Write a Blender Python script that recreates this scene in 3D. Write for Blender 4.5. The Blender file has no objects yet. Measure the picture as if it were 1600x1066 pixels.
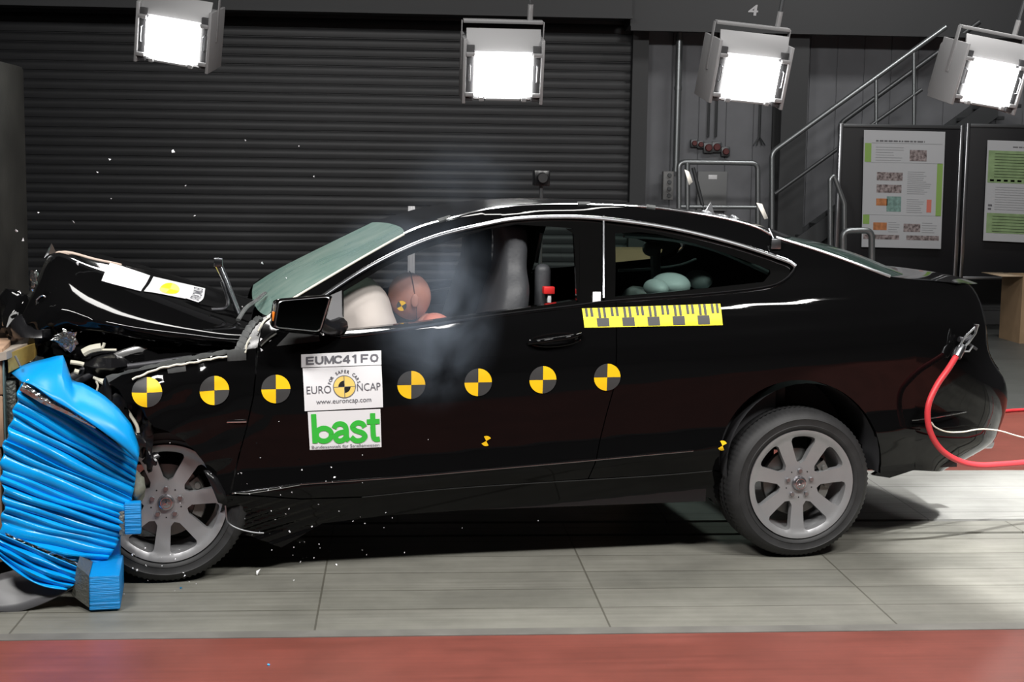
import bpy, bmesh, math, random
import numpy as np
from mathutils import Vector, Matrix
from mathutils.geometry import delaunay_2d_cdt
random.seed(7)
SC = bpy.context.scene
COL = SC.collection
pi = math.pi
# ------------------------------------------------------------------ camera
F = 2275.0; CH = 1.70
PITCH, YAW, ROLL = math.radians(6.9), math.radians(4.5), math.radians(0.8)
fw = np.array([math.sin(YAW)*math.cos(PITCH), math.cos(YAW)*math.cos(PITCH), -math.sin(PITCH)])
_r0 = np.array([math.cos(YAW), -math.sin(YAW), 0.]); _u0 = np.cross(_r0, fw)
RT = _r0*math.cos(ROLL) + _u0*math.sin(ROLL); UP = np.cross(RT, fw)
CAM = np.array([0, 0, CH])
cd = bpy.data.cameras.new('camera'); cam = bpy.data.objects.new('camera', cd); COL.objects.link(cam)
cd.sensor_width = 36; cd.lens = F/1600*36; cd.clip_start = 0.05; cd.clip_end = 200
cam.matrix_world = Matrix(((RT[0], UP[0], -fw[0], 0), (RT[1], UP[1], -fw[1], 0), (RT[2], UP[2], -fw[2], CH), (0, 0, 0, 1)))
SC.camera = cam
# ------------------------------------------------------------------ world, exposure
SC.view_settings.view_transform = 'Standard'; SC.view_settings.look = 'None'
SC.view_settings.exposure = 0.0; SC.view_settings.gamma = 1; SC.view_settings.use_curve_mapping = False
wd = bpy.data.worlds.new('hall_air'); SC.world = wd; wd.use_nodes = True
wd.node_tree.nodes['Background'].inputs[0].default_value = (0.75, 0.8, 0.9, 1)
wd.node_tree.nodes['Background'].inputs[1].default_value = 0.02
# ------------------------------------------------------------------ hall lamps over the track and overhead fill (area lights)
def area(name, loc, aim, sx, sy, power, col=(1, .98, .95), spread=180):
    ld = bpy.data.lights.new(name, 'AREA'); ld.shape = 'RECTANGLE'; ld.size = sx; ld.size_y = sy
    ld.energy = power; ld.color = col; ld.spread = math.radians(spread)
    o = bpy.data.objects.new(name, ld); COL.objects.link(o); o.location = loc
    o.rotation_euler = (Vector(aim)-Vector(loc)).to_track_quat('-Z', 'Y').to_euler()
    return o
area('softbox_light', (-2.6, 2.6, 5.2), (-.6, 5.6, .4), 1.6, .45, 270)
area('softbox_light', (0.6, 2.2, 5.4), (.6, 5.6, .4), 1.6, .45, 240)
area('softbox_light', (3.6, 2.6, 5.2), (2.2, 5.8, .4), 1.6, .45, 270)
area('softbox_light', (0.5, 8.5, 5.6), (.6, 6.5, .8), 3.5, .5, 120)
area('overhead_fill', (5.2, 12.5, 5.5), (5.0, 15.5, 1.2), 2.5, .6, 90)
area('overhead_fill', (-1.5, 12.0, 5.5), (-1.5, 15.5, 1.0), 3.5, .6, 15)
area('overhead_fill', (4.6, 8.6, 5.5), (4.9, 8.6, 0), 2.0, .6, 190, spread=110)  # added to brighten the red floor behind the tail, no lamp seen there
def spot(name, loc, aim, power, ang, blend, size=.1, col=(1, 1, 1)):
    ld = bpy.data.lights.new(name, 'SPOT'); ld.energy = power; ld.spot_size = math.radians(ang); ld.spot_blend = blend
    ld.shadow_soft_size = size; ld.color = col
    o = bpy.data.objects.new(name, ld); COL.objects.link(o); o.location = loc
    o.rotation_euler = (Vector(aim)-Vector(loc)).to_track_quat('-Z', 'Y').to_euler()
    return o
spot('track_spotlight', (4.2, 4.0, 4.6), (3.95, 5.85, 0), 2500, 40, .3, .08)

# ------------------------------------------------------------------ projection helpers
def ray(px, py): return fw*F + RT*(px-800) - UP*(py-533)
def G(px, py, z=0.):
    d = ray(px, py); return CAM + d*((z-CH)/d[2])
def YP(px, py, Y):
    d = ray(px, py); return CAM + d*(Y/d[1])
def XP(px, py, X):
    d = ray(px, py); return CAM + d*(X/d[0])
O = G(265, 917); _b = G(1245, 872)
TH = math.atan2(_b[1]-O[1], _b[0]-O[0])
CU = np.array([math.cos(TH), math.sin(TH), 0]); CV = np.array([-math.sin(TH), math.cos(TH), 0])
CAR_W = 1.79
def K3(px, py, v=0.):
    d = ray(px, py); t = (v-(CAM-O)@CV)/(d@CV); p = CAM+d*t-O
    return (float(p@CU), float(v), float(p[2]))
def lerp(x, tab):
    if x <= tab[0][0]: return tab[0][1]
    for (a, b), (c, d) in zip(tab, tab[1:]):
        if x <= c: return b+(d-b)*(x-a)/(c-a)
    return tab[-1][1]
PROF = [(-.2, .13), (.16, .12), (.22, .085), (.28, .05), (.325, .022), (.355, .008), (.375, .014), (.44, .026), (.55, .014), (.68, .002), (.76, 0), (.83, .006), (.87, .020), (.91, .032), (.96, .052), (1.0, .075), (1.1, .13), (1.2, .19), (1.3, .26), (1.36, .30), (1.40, .345), (1.43, .42), (1.46, .52), (1.6, .8)]
_xs = np.array([p[0] for p in PROF]); _ys = np.array([p[1] for p in PROF])
_gx = np.linspace(-.2, 1.6, 721); _gy = np.interp(_gx, _xs, _ys)
_k = np.exp(-np.linspace(-2, 2, 13)**2); _k /= _k.sum()
_gs = np.convolve(np.pad(_gy, 6, mode='edge'), _k, mode='valid')
def Hh(u, w): return w - .065*(u-1.2) - .074
def VF(u, w):
    h = Hh(u, w)
    v = float(np.interp(h, _gx, _gs))
    if u > 2.9 and h > .85:      # shoulder of the boot narrows
        v += .10*min(1, (u-2.9)/.6)**2*min(1, (h-.85)/.1)
    if u > 3.0: v += .05*((u-3.0)/.5)**2
    # haunch over the rear wheel
    v -= .022*math.exp(-((u-2.66)/.55)**2-((h-.72)/.16)**2)
    # crumpled wing
    if u < .42:
        a = min(1, (.42-u)/.4)
        v += a*(.008*math.sin(u*31+w*9)+.006*math.sin(w*37-u*13)-.055*a)
    if h < .36 and u < .8:
        a = min(1, (.8-u)/.5)*min(1, (.36-h)/.1)
        v += a*.006*math.sin((w-.32*u)*150)
    return v
def K(px, py, off=0.):
    v = 0.
    for _ in range(6):
        u, _, w = K3(px, py, v); v = VF(u, w)+off
    return (u, w)
def cr(pts, n=8, closed=False):
    """Catmull-Rom through points of any dimension"""
    P = [np.array(p, float) for p in pts]; N = len(P); out = []
    rng = N if closed else N-1
    for i in range(rng):
        if closed: a, b, c, d = P[i-1], P[i], P[(i+1) % N], P[(i+2) % N]
        else: a, b, c, d = P[max(i-1, 0)], P[i], P[i+1], P[min(i+2, N-1)]
        for k in range(n):
            t = k/n
            out.append(.5*((2*b)+(c-a)*t+(2*a-5*b+4*c-d)*t*t+(3*b-a-3*c+d)*t**3))
    if not closed: out.append(P[-1])
    return out
def resample(pts, n):
    P = np.array(pts, float); d = np.r_[0, np.cumsum(np.linalg.norm(np.diff(P, axis=0), axis=1))]
    s = np.linspace(0, d[-1], n)
    return np.stack([np.interp(s, d, P[:, k]) for k in range(P.shape[1])], 1)

# ------------------------------------------------------------------ materials
MATS = {}
def mat(name, col, rough=.5, metal=0., coat=0., emit=None, es=0., trans=0., noise=0., nscale=8., bump=0., bscale=60., ior=1.45, spec=.5, alpha=1., col2=None, stretch=None):
    if name in MATS: return MATS[name]
    m = bpy.data.materials.new(name); m.use_nodes = True; nt = m.node_tree; b = nt.nodes['Principled BSDF']
    b.inputs['Base Color'].default_value = (*col, 1); b.inputs['Roughness'].default_value = rough
    b.inputs['Metallic'].default_value = metal; b.inputs['Coat Weight'].default_value = coat
    b.inputs['Coat Roughness'].default_value = .03
    b.inputs['IOR'].default_value = ior; b.inputs['Specular IOR Level'].default_value = spec
    b.inputs['Transmission Weight'].default_value = trans; b.inputs['Alpha'].default_value = alpha
    if emit: b.inputs['Emission Color'].default_value = (*emit, 1); b.inputs['Emission Strength'].default_value = es
    if noise or bump or col2:
        tc = nt.nodes.new('ShaderNodeTexCoord'); mp = nt.nodes.new('ShaderNodeMapping')
        if stretch: mp.inputs['Scale'].default_value = stretch
        nt.links.new(tc.outputs['Object'], mp.inputs[0])
    if noise or col2:
        n = nt.nodes.new('ShaderNodeTexNoise'); n.inputs['Scale'].default_value = nscale; n.inputs['Detail'].default_value = 6
        nt.links.new(mp.outputs[0], n.inputs['Vector'])
        r = nt.nodes.new('ShaderNodeValToRGB'); c2 = col2 or tuple(c*(1-noise) for c in col)
        r.color_ramp.elements[0].position = .35; r.color_ramp.elements[1].position = .65
        r.color_ramp.elements[0].color = (*c2, 1); r.color_ramp.elements[1].color = (*col, 1)
        nt.links.new(n.outputs[0], r.inputs[0]); nt.links.new(r.outputs[0], b.inputs['Base Color'])
    if bump:
        n = nt.nodes.new('ShaderNodeTexNoise'); n.inputs['Scale'].default_value = bscale; n.inputs['Detail'].default_value = 4
        nt.links.new(mp.outputs[0], n.inputs['Vector'])
        bp = nt.nodes.new('ShaderNodeBump'); bp.inputs['Strength'].default_value = bump; bp.inputs['Distance'].default_value = .01
        nt.links.new(n.outputs[0], bp.inputs['Height']); nt.links.new(bp.outputs[0], b.inputs['Normal'])
    MATS[name] = m; return m
PAINT = mat('black_paint', (.003, .003, .0032), .045, spec=.25)
PAINT_R = mat('black_roof_paint', (.005, .005, .006), .10, spec=.6)
TRIM = mat('black_trim', (.008, .008, .009), .25)
RUBBER = mat('rubber', (.024, .024, .025), .6, noise=.3, nscale=14)
GBLK = mat('gloss_black', (.003, .003, .003), .05)
SEAL = mat('seal_rubber', (.012, .012, .013), .5)
CHROME = mat('chrome', (.75, .76, .78), .12, 1)
SATIN = mat('satin_metal', (.42, .43, .45), .3, 1)
ALLOY = mat('alloy_paint', (.36, .36, .37), .38, .55, noise=.12, nscale=5)
DARKM = mat('dark_metal', (.05, .05, .055), .45, .6)
DISC = mat('brake_steel', (.16, .165, .16), .35, .8)
INTER = mat('interior_dark', (.03, .03, .033), .7)
FABRIC = mat('seat_leather', (.045, .047, .052), .5, bump=.1)
REARSEAT = mat('rear_seat_leather', (.30, .33, .34), .55)
GREYT = mat('grey_tape', (.085, .09, .09), .55, noise=.4, nscale=18)
WHITEC = mat('white_cord', (.75, .73, .62), .6)
WHITE = mat('white_card', (.80, .80, .82), .35)
YEL = mat('target_yellow', (.93, .56, .008), .45)
YEL2 = mat('ruler_yellow', (.95, .82, .0), .45)
GREY = mat('target_grey', (.045, .045, .045), .5)
INK = mat('grey_ink', (.12, .12, .14), .6)
PALEYEL = mat('pale_yellow', (.85, .62, .17), .5)
GREEN = mat('green_ink', (.04, .50, .05), .5)
BLUE = mat('barrier_blue', (.002, .33, .80), .22, noise=.2, nscale=7, bump=.25, bscale=14)
FOIL = mat('aluminium_foil', (.55, .56, .55), .25, 1, bump=1., bscale=30)
HONEY = mat('honeycomb', (.20, .21, .19), .5, .7, bump=.8, bscale=90)
WOOD = mat('block_wood', (.42, .27, .18), .7, noise=.3, nscale=10)
MUST = mat('mustard_board', (.36, .24, .06), .6, noise=.5, nscale=14)
REDH = mat('hose_red', (.62, .045, .055), .4)
CONC = mat('block_concrete', (.055, .055, .05), .85, noise=.4, nscale=6, bump=.3)
PIPE = mat('galvanised', (.30, .32, .33), .35, .8)
RAILD = mat('dark_rail', (.10, .105, .11), .4, .6)
CARD = mat('cardboard', (.30, .20, .115), .85, noise=.15, nscale=6)
SKIN = mat('dummy_skin', (.52, .24, .18), .5, noise=.12, nscale=9)
BAG = mat('airbag_cloth', (.62, .56, .52), .85, bump=.15, bscale=12)
BONE = mat('plastic_bone', (.55, .53, .44), .6)
def glass(name, tint, a=.5, rough=.02, cloudy=False):
    m = bpy.data.materials.new(name); m.use_nodes = True; nt = m.node_tree; nt.nodes.clear()
    out = nt.nodes.new('ShaderNodeOutputMaterial'); t = nt.nodes.new('ShaderNodeBsdfTransparent'); g = nt.nodes.new('ShaderNodeBsdfGlossy')
    mx = nt.nodes.new('ShaderNodeMixShader'); fr = nt.nodes.new('ShaderNodeFresnel'); fr.inputs[0].default_value = 1.5
    t.inputs[0].default_value = (*tint, 1); g.inputs['Roughness'].default_value = rough
    if a > 0:
        d = nt.nodes.new('ShaderNodeBsdfDiffuse'); d.inputs[0].default_value = (.30, .52, .45, 1)
        if cloudy:
            n = nt.nodes.new('ShaderNodeTexNoise'); n.inputs['Scale'].default_value = 5; n.inputs['Detail'].default_value = 7
            r = nt.nodes.new('ShaderNodeValToRGB'); r.color_ramp.elements[0].position = .3; r.color_ramp.elements[1].position = .7
            r.color_ramp.elements[0].color = (.30, .50, .44, 1); r.color_ramp.elements[1].color = (.50, .68, .60, 1)
            tc = nt.nodes.new('ShaderNodeTexCoord'); nt.links.new(tc.outputs['Object'], n.inputs['Vector'])
            nt.links.new(n.outputs[0], r.inputs[0]); nt.links.new(r.outputs[0], d.inputs[0])
        m2 = nt.nodes.new('ShaderNodeMixShader'); m2.inputs[0].default_value = a
        nt.links.new(t.outputs[0], m2.inputs[1]); nt.links.new(d.outputs[0], m2.inputs[2]); base = m2.outputs[0]
    else: base = t.outputs[0]
    nt.links.new(fr.outputs[0], mx.inputs[0]); nt.links.new(base, mx.inputs[1]); nt.links.new(g.outputs[0], mx.inputs[2])
    nt.links.new(mx.outputs[0], out.inputs[0]); MATS[name] = m; return m
GLASS = glass('tinted_glass', (.72, .85, .80), 0)
WSGLASS = glass('windscreen_haze_glass', (.30, .50, .44), .85, .10, True)  # milky diffuse colour stands in for haze and reflection on the windscreen
WINGLASS = glass('rear_glass', (.25, .32, .30), .12, .03)

# ------------------------------------------------------------------ mesh helpers
def root(name, label, cat, loc=(0, 0, 0), rz=0., group=None, kind=None):
    o = bpy.data.objects.new(name, None); COL.objects.link(o); o.location = loc; o.rotation_euler = (0, 0, rz)
    o.empty_display_size = .1
    o['label'] = label; o['category'] = cat
    if group: o['group'] = group
    if kind: o['kind'] = kind
    return o
def tag(o, label, cat, group=None, kind=None):
    o['label'] = label; o['category'] = cat
    if group: o['group'] = group
    if kind: o['kind'] = kind
    return o
def link(name, me, m, parent=None, smooth=True):
    if isinstance(m, (list, tuple)):
        for x in m: me.materials.append(x)
    else: me.materials.append(m)
    if smooth: me.shade_smooth()
    o = bpy.data.objects.new(name, me); COL.objects.link(o)
    if parent is not None: o.parent = parent
    return o
class MB:
    """collects pieces of ONE mesh"""
    def __init__(s): s.v = []; s.f = []; s.m = []; s.sm = []
    def add(s, V, Fc, mi=0, smooth=True):
        b = len(s.v); s.v += [tuple(map(float, p)) for p in V]
        for f in Fc: s.f.append(tuple(b+i for i in f)); s.m.append(mi); s.sm.append(smooth)
        return s
    def box(s, a, b, mi=0, M=None):
        (x0, y0, z0), (x1, y1, z1) = a, b
        V = [(x, y, z) for z in (z0, z1) for y in (y0, y1) for x in (x0, x1)]
        if M is not None: V = [tuple(M @ Vector(p)) for p in V]
        return s.add(V, [(0, 2, 3, 1), (4, 5, 7, 6), (0, 1, 5, 4), (2, 6, 7, 3), (0, 4, 6, 2), (1, 3, 7, 5)], mi, False)
    def rbox(s, a, b, r=.01, mi=0, M=None, seg=2):
        bm = bmesh.new(); bmesh.ops.create_cube(bm, size=1)
        sx, sy, sz = (b[i]-a[i] for i in range(3))
        for v in bm.verts: v.co = Vector(((v.co.x+.5)*sx+a[0], (v.co.y+.5)*sy+a[1], (v.co.z+.5)*sz+a[2]))
        bmesh.ops.bevel(bm, geom=bm.edges[:], offset=min(r, .49*min(abs(sx), abs(sy), abs(sz))), segments=seg, affect='EDGES', profile=.5)
        if M is not None: bmesh.ops.transform(bm, matrix=M, verts=bm.verts)
        bm.verts.index_update()
        s.add([v.co for v in bm.verts], [[v.index for v in f.verts] for f in bm.faces], mi, True); bm.free(); return s
    def tube(s, pts, r, n=8, mi=0, cap=True, flat=1.):
        P = [Vector(p) for p in pts]; N = len(P); V = []; Fc = []
        up = None
        for i, p in enumerate(P):
            t = (P[min(i+1, N-1)]-P[max(i-1, 0)])
            if t.length < 1e-9: t = Vector((0, 0, 1))
            t.normalize()
            if up is None: up = Vector((0, 0, 1)) if abs(t.z) < .9 else Vector((1, 0, 0))
            a = t.cross(up)
            if a.length < 1e-6: a = t.cross(Vector((0, 1, .1)))
            a.normalize(); b = a.cross(t); up = b
            rr = r[i] if hasattr(r, '__len__') else r
            for k in range(n):
                an = 2*pi*k/n; V.append(p+a*math.cos(an)*rr*flat+b*math.sin(an)*rr)
        for i in range(N-1):
            for k in range(n):
                k2 = (k+1) % n; Fc.append((i*n+k, i*n+k2, (i+1)*n+k2, (i+1)*n+k))
        if cap: Fc.append(tuple(range(n))[::-1]); Fc.append(tuple((N-1)*n+k for k in range(n)))
        return s.add(V, Fc, mi)
    def lathe(s, prof, n=48, c=(0, 0, 0), axis='y', mi=0, fn=None):
        """prof: (radius, along axis)"""
        V = []; Fc = []; m = len(prof)
        for k in range(n):
            a = 2*pi*k/n
            for j, (r, h) in enumerate(prof):
                if fn: r = fn(k, j, r)
                x, z = r*math.cos(a), r*math.sin(a)
                V.append({'y': (c[0]+x, c[1]+h, c[2]+z), 'z': (c[0]+x, c[1]+z, c[2]+h), 'x': (c[0]+h, c[1]+x, c[2]+z)}[axis])
        for k in range(n):
            k2 = (k+1) % n
            for j in range(m-1): Fc.append((k*m+j, k*m+j+1, k2*m+j+1, k2*m+j))
        return s.add(V, Fc, mi)
    def ell(s, c, r, n=20, mi=0, M=None, fn=None):
        V = []; Fc = []
        for i in range(n+1):
            th = pi*i/n
            for k in range(2*n):
                a = pi*k/n; d = Vector((math.sin(th)*math.cos(a), math.sin(th)*math.sin(a), math.cos(th)))
                if fn: d = fn(d)
                p = Vector((d.x*r[0], d.y*r[1], d.z*r[2]))
                if M is not None: p = M @ p
                V.append(p+Vector(c))
        for i in range(n):
            for k in range(2*n):
                k2 = (k+1) % (2*n); Fc.append((i*2*n+k, (i+1)*2*n+k, (i+1)*2*n+k2, i*2*n+k2))
        return s.add(V, Fc, mi)
    def build(s, name, m, parent=None, smooth=True, off=(0, 0, 0), merge=False):
        me = bpy.data.meshes.new(name); off = np.array(off, float)
        V = (np.array(s.v)-off).tolist() if s.v else []
        me.from_pydata(V, [], s.f)
        me.polygons.foreach_set('material_index', s.m)
        if isinstance(m, (list, tuple)):
            for x in m: me.materials.append(x)
        else: me.materials.append(m)
        me.polygons.foreach_set('use_smooth', [bool(q and smooth) for q in s.sm])
        me.validate()
        if merge or True:
            bm = bmesh.new(); bm.from_mesh(me)
            bmesh.ops.remove_doubles(bm, verts=bm.verts, dist=1e-5)
            if merge: bmesh.ops.recalc_face_normals(bm, faces=bm.faces)
            bm.to_mesh(me); bm.free()
        me.set_sharp_from_angle(angle=math.radians(42))
        o = bpy.data.objects.new(name, me); COL.objects.link(o)
        o.location = tuple(off)
        if parent is not None: o.parent = parent
        return o
def inpoly(x, y, poly):
    c = False; j = len(poly)-1
    for i in range(len(poly)):
        xi, yi = poly[i][0], poly[i][1]; xj, yj = poly[j][0], poly[j][1]
        if (yi > y) != (yj > y) and x < (xj-xi)*(y-yi)/(yj-yi)+xi: c = not c
        j = i
    return c
def tri2d(polys, sp):
    """triangulate outline (+holes) with interior points every sp"""
    vs = []; es = []
    for poly in polys:
        b = len(vs); q = []
        n = len(poly)
        for i in range(n):
            a = np.array(poly[i][:2], float); c = np.array(poly[(i+1) % n][:2], float)
            k = max(1, int(np.linalg.norm(c-a)/sp+.5))
            for j in range(k): q.append(a+(c-a)*j/k)
        vs += [tuple(p) for p in q]; m = len(q)
        es += [(b+i, b+(i+1) % m) for i in range(m)]
    A = np.array(vs); nb = len(vs)
    x0, y0 = A.min(0); x1, y1 = A.max(0)
    row = 0; y = y0+sp*.5
    while y < y1:
        x = x0+(sp*.5 if row % 2 else 0)+sp*.25
        while x < x1:
            ins = inpoly(x, y, polys[0]) and not any(inpoly(x, y, h) for h in polys[1:])
            if ins and np.min((A[:nb, 0]-x)**2+(A[:nb, 1]-y)**2) > (sp*.45)**2: vs.append((x, y))
            x += sp
        y += sp*.87; row += 1
    r = delaunay_2d_cdt([Vector(p) for p in vs], es, [], 0, 1e-7)
    V = [(p.x, p.y) for p in r[0]]; T = []
    for f in r[2]:
        cx = sum(V[i][0] for i in f)/3; cy = sum(V[i][1] for i in f)/3
        if inpoly(cx, cy, polys[0]) and not any(inpoly(cx, cy, h) for h in polys[1:]):
            a, b, c = (V[i] for i in f)
            if (b[0]-a[0])*(c[1]-a[1])-(b[1]-a[1])*(c[0]-a[0]) < 0: f = f[::-1]
            T.append(tuple(f))
    return V, T
def panel(name, polys, m, parent, sp=.03, off=0., thick=.02, f=None, mirror=False, mb=None, mi=0):
    """a body panel: outlines in (u, w), laid on the body surface, with a turned-in lip; smooth analytic normals"""
    f = f or VF
    V, T = tri2d(polys, sp); n = len(V)
    P = []; Nn = []
    e = .002
    for (u, w) in V:
        v = f(u, w)+off; P.append((u, v, w))
        du = (f(u+e, w)-f(u-e, w))/(2*e); dw = (f(u, w+e)-f(u, w-e))/(2*e)
        q = Vector((du, -1, dw)); q.normalize(); Nn.append(q)
    Fc = [tuple(t) for t in T]
    cnt = {}
    for t in Fc:
        for i in range(3):
            a, b = t[i], t[(i+1) % 3]; cnt[(a, b)] = cnt.get((a, b), 0)+1
    be = [(a, b) for (a, b) in cnt if (b, a) not in cnt]
    mp = {}; mf = {}
    for a, b in be:
        for i in (a, b):
            if i not in mp:
                mf[i] = len(P); P.append(P[i]); Nn.append(Vector((0, 0, 0)))
                mp[i] = len(P); P.append((P[i][0], P[i][1]+thick, P[i][2])); Nn.append(Vector((0, 0, 0)))
    for a, b in be: Fc.append((b, a, mp[a])); Fc[-1] = (mf[b], mf[a], mp[a], mp[b])
    if mirror:
        P = [(p[0], CAR_W-p[1], p[2]) for p in P]; Fc = [t[::-1] for t in Fc]; Nn = [Vector((q.x, -q.y, q.z)) for q in Nn]
    me = bpy.data.meshes.new(name); me.from_pydata(P, [], Fc); me.materials.append(m); me.shade_smooth()
    me.normals_split_custom_set_from_vertices([tuple(q) for q in Nn])
    o = bpy.data.objects.new(name, me); COL.objects.link(o)
    if parent is not None: o.parent = parent
    return o
def grid(mb, rows, mi=0, closed=False):
    nr, nc = len(rows), len(rows[0]); V = [p for r in rows for p in r]; Fc = []
    for i in range(nr-1):
        for j in range(nc-1): Fc.append((i*nc+j, i*nc+j+1, (i+1)*nc+j+1, (i+1)*nc+j))
        if closed: Fc.append((i*nc+nc-1, i*nc, (i+1)*nc, (i+1)*nc+nc-1))
    return mb.add(V, Fc, mi)
def smooth_grid(ctrl, nu=6, nv=6):
    R = [cr(r, nu) for r in ctrl]; C = [cr([R[i][j] for i in range(len(R))], nv) for j in range(len(R[0]))]
    return [[C[j][i] for j in range(len(C))] for i in range(len(C[0]))]
def solid(o, t, off=0.):
    md = o.modifiers.new('thickness', 'SOLIDIFY'); md.thickness = t; md.offset = off; return o
def text(txt, size, bold=0., align='CENTER', space=1.):
    """text outline as 2D triangles (x, y)"""
    c = bpy.data.curves.new('lettering', 'FONT'); c.body = txt; c.size = size; c.align_x = align; c.align_y = 'CENTER'; c.offset = bold
    c.space_character = space; c.resolution_u = 3
    o = bpy.data.objects.new('lettering', c); COL.objects.link(o)
    dg = bpy.context.evaluated_depsgraph_get(); dg.update()
    me = o.evaluated_get(dg).to_mesh()
    V = [(v.co.x, v.co.y) for v in me.vertices]; T = [tuple(p.vertices) for p in me.polygons]
    o.evaluated_get(dg).to_mesh_clear()
    bpy.data.objects.remove(o); bpy.data.curves.remove(c)
    return V, T
def fit(V, x0, y0, x1, y1):
    a = np.array(V); lo = a.min(0); hi = a.max(0)
    return [(x0+(p[0]-lo[0])/(hi[0]-lo[0])*(x1-x0), y0+(p[1]-lo[1])/(hi[1]-lo[1])*(y1-y0)) for p in V]
# ================================================================== THE HALL
def setting(mb, name, m, kind='structure', **k):
    o = mb.build(name, m, **k); o['kind'] = kind; return o
def plank_mat(name, c1, c2, mortar, bw, rh, rough=.6, scale=(1, 1, 1), msize=.006, off=.5, bump=.35, dirt=.5, spec=.5, shift=(0, 0, 0)):
    m = bpy.data.materials.new(name); m.use_nodes = True; nt = m.node_tree; b = nt.nodes['Principled BSDF']
    L = nt.links.new; N = nt.nodes.new
    tc = N('ShaderNodeTexCoord'); mp = N('ShaderNodeMapping'); mp.inputs['Scale'].default_value = scale; mp.inputs['Location'].default_value = shift
    L(tc.outputs['Object'], mp.inputs[0])
    br = N('ShaderNodeTexBrick'); br.inputs['Color1'].default_value = (*c1, 1); br.inputs['Color2'].default_value = (*c2, 1)
    br.inputs['Mortar'].default_value = (*mortar, 1); br.inputs['Scale'].default_value = 1; br.inputs['Brick Width'].default_value = bw
    br.inputs['Row Height'].default_value = rh; br.inputs['Mortar Size'].default_value = msize; br.offset = off
    L(mp.outputs[0], br.inputs['Vector'])
    n = N('ShaderNodeTexNoise'); n.inputs['Scale'].default_value = 2.2; n.inputs['Detail'].default_value = 8; n.inputs['Roughness'].default_value = .65
    L(tc.outputs['Object'], n.inputs['Vector'])
    n2 = N('ShaderNodeTexNoise'); n2.inputs['Scale'].default_value = 1.0; n2.inputs['Detail'].default_value = 8
    m2 = N('ShaderNodeMapping'); m2.inputs['Scale'].default_value = (1.5, 38, 1); L(tc.outputs['Object'], m2.inputs[0]); L(m2.outputs[0], n2.inputs['Vector'])
    r = N('ShaderNodeValToRGB'); r.color_ramp.elements[0].position = .3; r.color_ramp.elements[1].position = .7
    r.color_ramp.elements[0].color = (1-dirt, 1-dirt, 1-dirt, 1); r.color_ramp.elements[1].color = (1, 1, 1, 1); L(n.outputs[0], r.inputs[0])
    r2 = N('ShaderNodeValToRGB'); r2.color_ramp.elements[0].position = .3; r2.color_ramp.elements[1].position = .7
    r2.color_ramp.elements[0].color = (.78, .78, .76, 1); r2.color_ramp.elements[1].color = (1, 1, 1, 1); L(n2.outputs[0], r2.inputs[0])
    mx = N('ShaderNodeMix'); mx.data_type = 'RGBA'; mx.blend_type = 'MULTIPLY'; mx.inputs[0].default_value = 1
    L(br.outputs['Color'], mx.inputs[6]); L(r.outputs[0], mx.inputs[7])
    my = N('ShaderNodeMix'); my.data_type = 'RGBA'; my.blend_type = 'MULTIPLY'; my.inputs[0].default_value = 1
    L(mx.outputs[2], my.inputs[6]); L(r2.outputs[0], my.inputs[7]); L(my.outputs[2], b.inputs['Base Color'])
    b.inputs['Roughness'].default_value = rough; b.inputs['Specular IOR Level'].default_value = spec
    bp = N('ShaderNodeBump'); bp.inputs['Strength'].default_value = bump; bp.inputs['Distance'].default_value = .01
    L(br.outputs['Fac'], bp.inputs['Height']); bp.invert = True; L(bp.outputs[0], b.inputs['Normal'])
    return m
TRACKM = plank_mat('track_planks', (.215, .212, .185), (.245, .24, .21), (.115, .11, .09), 1.09, .25, .55, shift=(.30, .06, 0), msize=.004, off=0, dirt=.35)
REDM = plank_mat('red_floor_paint', (.25, .067, .05), (.265, .071, .053), (.235, .064, .05), 9, 9, .38, msize=.001, dirt=.38, bump=.05)
CONCF = plank_mat('pale_concrete', (.36, .36, .34), (.38, .38, .36), (.22, .22, .21), 1.3, .29, .55, msize=.004, off=0, dirt=.3)
FARF = plank_mat('hall_floor', (.085, .09, .088), (.088, .093, .09), (.08, .085, .08), 6, 6, .45, dirt=.3)
EDGEM = mat('track_edge', (.17, .165, .15), .6, noise=.3, nscale=5)
XL, XR = -6., 11.
def slab(y0, y1, z0=-.25, z1=0, x0=XL, x1=XR): return MB().box((x0, y0, z0), (x1, y1, z1))
setting(slab(4.0, 5.115), 'floor', REDM)
setting(slab(-8, 3.998), 'floor', mat('dark_concrete', (.035, .035, .036), .7, noise=.3, nscale=2))  # unseen floor, darkened to keep red out of the body's reflections
setting(slab(5.117, 5.19, -.25, .002), 'trim_1', EDGEM)
setting(slab(5.192, 6.53), 'floor', TRACKM)
setting(slab(6.53, 6.565, -.25, -.05), 'trim_2', DARKM)
setting(slab(6.567, 6.775), 'floor', TRACKM)
setting(slab(6.777, 6.815, -.25, -.05), 'trim_3', DARKM)
setting(slab(6.817, 7.96), 'floor', CONCF)
setting(slab(7.962, 10.05), 'floor', REDM)
setting(slab(10.052, 16.5), 'floor', FARF)
WALLD = mat('dark_wall', (.03, .03, .033), .8)
WALLG = mat('grey_wall', (.18, .185, .20), .7, noise=.15, nscale=3)
BEAMM = mat('beam_paint', (.045, .047, .05), .6)
setting(MB().box((XL, -8.2, 0), (XR, -8, 6.6)), 'wall_front', WALLD)
setting(MB().box((XL-.2, -8.2, 0), (XL, 16.7, 6.6)), 'wall_left', WALLD)
setting(MB().box((XR, -8.2, 0), (XR+.2, 16.7, 6.6)), 'wall_right', WALLD)
setting(MB().box((XL, -8.2, 6.6), (XR, 16.7, 6.8)), 'ceiling', WALLD)
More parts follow.
